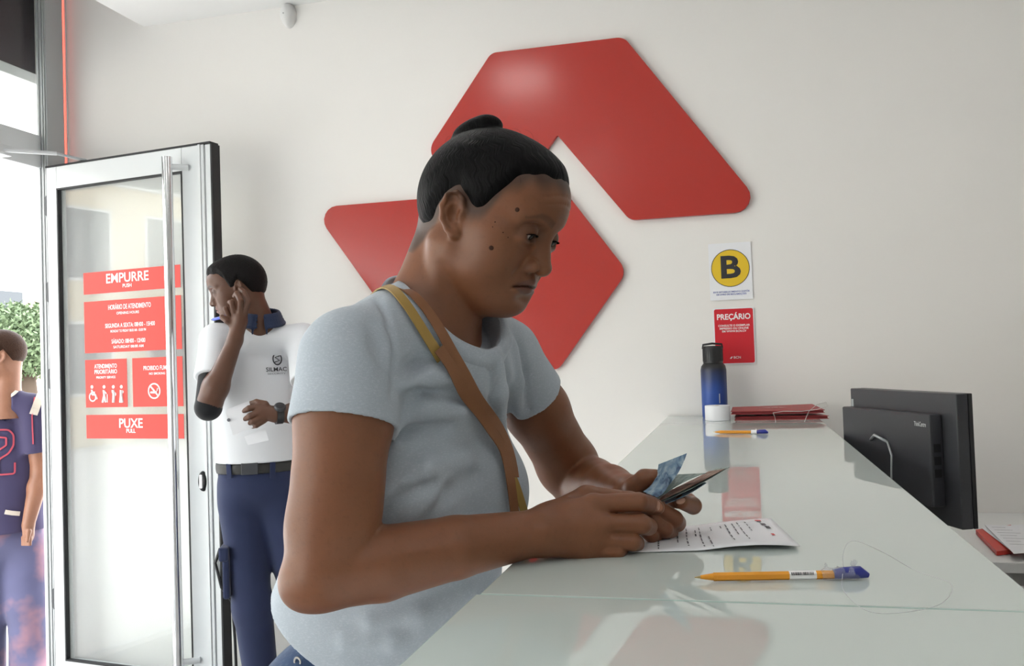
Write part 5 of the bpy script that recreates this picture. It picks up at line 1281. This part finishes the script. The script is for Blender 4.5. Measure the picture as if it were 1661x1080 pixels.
FJ2.ell(mhp(0, 0, zs*.62), (.125, .185, .26), mz, .02); FJ2.ell(mhp(0, 0, zs*.2), (.13, .18, .22), mz, .06); FJ2.ell(mhp(0, 0, -.04), (.135, .18, .14), mz, .05)
FJ2.cone(NBm+V(0, 0, -.025), sL, .06, .055, .05); FJ2.cone(NBm+V(0, 0, -.025), sR, .06, .055, .05)
for s_, e_ in ((sL, eL), (sR, eR)):
    G = FJ2.like(); G.cone(s_, lerp(s_, e_, .8), .060, .070, .01); n = (e_-s_)/np.linalg.norm(e_-s_); p = lerp(s_, e_, .68); G.put(lambda q: -((q-p)@n), p-.15, p+.15, .002, 's', 0); FJ2.merge(G, .03)
wob(FJ2, .005, 22, 9); FJ2.put(lambda q: q[..., 2]-(MH[2]-.03), FJ2.lo, V(FJ2.lo[0]+2, FJ2.lo[1]+2, MH[2]-.03), .004, 's', 0)
qv = NBm+mz@V(.06, 0, -.02)
FJ2.cone(NBm+V(0, 0, -.06), NBm+V(0, 0, .1), .062, .062, .004, 's'); FJ2.ell(NBm+mz@V(.09, 0, -.03), (.05, .032, .075), mz, .004, 's')
j1 = FJ2.mesh(1); js = link('jersey', npmesh('jersey', *j1), JN, mn); jtree = bvh(*j1)
M['cream'] = mat('cream_trim', (.62, .55, .47), .8); M['jred'] = mat('red_trim', (.45, .06, .09), .7)
def jribbon(nm, L, wpx, m_, tree=None, lift=.003):
    tree = tree or jtree; pts = []; nr = []
    P_ = np.array(L, float); s_ = np.concatenate([[0], np.cumsum(np.linalg.norm(np.diff(P_, axis=0), axis=1))])
    for u in np.linspace(0, s_[-1], 48):
        c, n = hit(tree, np.interp(u, s_, P_[:, 0]), np.interp(u, s_, P_[:, 1]), lift)
        if c is not None: pts.append(c); nr.append(n)
    if len(pts) < 3: return
    pts = np.array(pts); nr = np.array(nr)
    for _ in range(1): pts[1:-1] = .5*pts[1:-1]+.25*(pts[:-2]+pts[2:])
    T = np.gradient(pts, axis=0); B = np.cross(nr, T); B /= np.maximum(np.linalg.norm(B, axis=1), 1e-9)[:, None]; hw = wpx*MD/1450/2
    MB().strip(pts-B*hw, pts+B*hw, .002).build(nm, m_, js)
jribbon('neck_stripe', [(-6, 664), (12, 648), (28, 634), (40, 620)], 5, M['cream'])
jribbon('shoulder_panel', [(66, 640), (60, 655), (54, 672)], 12, M['cream'])
jribbon('sleeve_piping', [(56, 645), (52, 675), (54, 720)], 2, M['jred'])
for L in ([(-12, 700), (0, 697), (14, 697), (22, 705), (22, 722), (14, 735), (-2, 745), (-2, 770), (24, 768), (24, 750)], [(-12, 712), (0, 709), (10, 710), (10, 722), (-2, 730)]): jribbon('number_outline', L, 2.6, M['jred'])
jribbon('hem_label', [(8, 830), (20, 832), (32, 833)], 7, M['cream'])
JS2 = cloth_mat('stained_blue_jeans', (.11, .11, .20), (.42, .20, .20), .75, .85, 500, streak=(.03, .03, .03), noise=.3, nscale=5)
FP = Field(V(MH[0]-.32, MH[1]-.32, ZG+.05), V(MH[0]+.32, MH[1]+.32, MH[2]+.02), .008); FP.ell(mhp(0, 0, -.06), (.115, .160, .13), mz, .02)
for s, foot in ((1, mp_(48, 1180, 0)), (-1, mp_(-20, 1180, 0))):
    hp_ = mhp(-.005, s*.085, -.13); an = V(foot[0], foot[1], ZG+.09); kn = lerp(hp_, an, .5)+mz@V(.03, 0, 0); FP.chain([hp_, kn, an], [.105, .092, .085], .03)
wob(FP, .006, 22, 14); link('jeans', npmesh('jeans', *FP.mesh(1)), JS2, mn)
for s, foot in ((1, mp_(48, 1180, 0)), (-1, mp_(-20, 1180, 0))):
    a = V(foot[0], foot[1], ZG); R_ = rotm(-52+s*8); FSh = Field(a-V(.16, .18, .005), a+V(.2, .16, .16), .007); FSh.cone(a+R_@V(-.02, 0, .04), a+R_@V(.16, 0, .03), .040, .036, .02); FSh.cone(a+V(0, 0, .04), a+V(0, 0, .12), .05, .055, .02); FSh.put(lambda q: q[..., 2]-ZG-.002, FSh.lo, FSh.lo+V(1, 1, .02), .002, 's'); link('shoe', npmesh('shoe', *FSh.mesh(1)), M['leather_black'], mn)
# tree and buildings across the street
def leafball(name, lab, c, rad, n, seed, trunk_h):
    r = np.random.default_rng(seed); e = tag(empty(name, (c[0], c[1], ZG)), lab, 'tree')
    MB().tube([(c[0], c[1], ZG), (c[0]+.1, c[1], ZG+trunk_h*.5), (c[0], c[1], c[2])], [.16, .12, .08], 10).build('trunk', mat('bark', (.10, .07, .05), .9), e, smooth=True)
    q = r.normal(size=(n, 3)); q /= np.linalg.norm(q, axis=1)[:, None]; q *= (r.uniform(.55, 1, n)**.5)[:, None]; cl = r.normal(size=(14, 3))*.5
    ctr = np.array(c)+q*np.array(rad)+.16*cl[r.integers(0, 14, n)]
    a = r.normal(size=(n, 3)); b = r.normal(size=(n, 3)); a /= np.linalg.norm(a, axis=1)[:, None]; b -= a*(a*b).sum(1)[:, None]; b /= np.linalg.norm(b, axis=1)[:, None]; s_ = r.uniform(.022, .045, n)[:, None]
    v = np.stack([ctr-a*s_, ctr+b*s_*.5, ctr+a*s_, ctr-b*s_*.5], 1).reshape(-1, 3); f = np.arange(n*4).reshape(-1, 4)
    o = link('foliage', npmesh('foliage', v, f), mat('green_leaves', (.12, .17, .085), .7, noise=.4, nscale=3), e); o['kind'] = 'stuff'
tc_ = at(38, 548, 11.0); leafball('street_tree', 'leafy green tree across the street behind the man', tc_, (.75, .9, .36), 16000, 4, 1.5)
tc2 = V(-10.5, 1.0, 2.3); leafball('street_tree', 'second leafy tree farther along the street', tc2, (1.6, 1.6, 1.1), 14000, 6, 1.6)
def building(lab, x, y0, y1, h, c, wcol, rows, cols, floor0=.6):
    """house front on the far side of the street, facing the shop"""
    e = tag(empty('building', (x, (y0+y1)/2, ZG)), lab, 'building', 'houses across the street')
    wm = mat('render_'+lab.split()[0], c, .9, noise=.05, nscale=1); MB().box((x-4, y0, ZG), (x, y1, h)).build('wall', wm, e)
    MB().box((x-4.1, y0-.05, h), (x+.12, y1+.05, h+.15)).build('parapet', M['white_lam'], e)
    gl = mat('dark_window', (.05, .06, .07), .1); wc = (y1-y0)/cols; hr = (h-floor0)/rows
    for i in range(cols):
        for j in range(rows):
            ya = y0+wc*(i+.25); za = floor0+hr*(j+.15)
            fr_ = MB().box((x-.01, ya-.06, za-.06), (x+.05, ya+wc*.5+.06, za+hr*.6+.06)).build('window', M['white_lam'], e); MB().box((x+.03, ya, za), (x+.056, ya+wc*.5, za+hr*.6)).build('pane', gl, fr_)
bx = -15.5
building('yellow house with shuttered windows far along the street', bx, -12, -4.5, 5.2, (.75, .62, .40), None, 2, 4)
building('white low house opposite the shop front', bx-.6, -4.4, 3.2, 4.4, (.80, .78, .74), None, 2, 4)
building('grey house with red parapet across the street', bx+.3, 3.3, 10.5, 5.0, (.72, .70, .68), None, 2, 4)
building('pale pink house behind the tree across the street', bx-.2, 10.7, 22, 3.6, (.80, .52, .46), None, 2, 5)
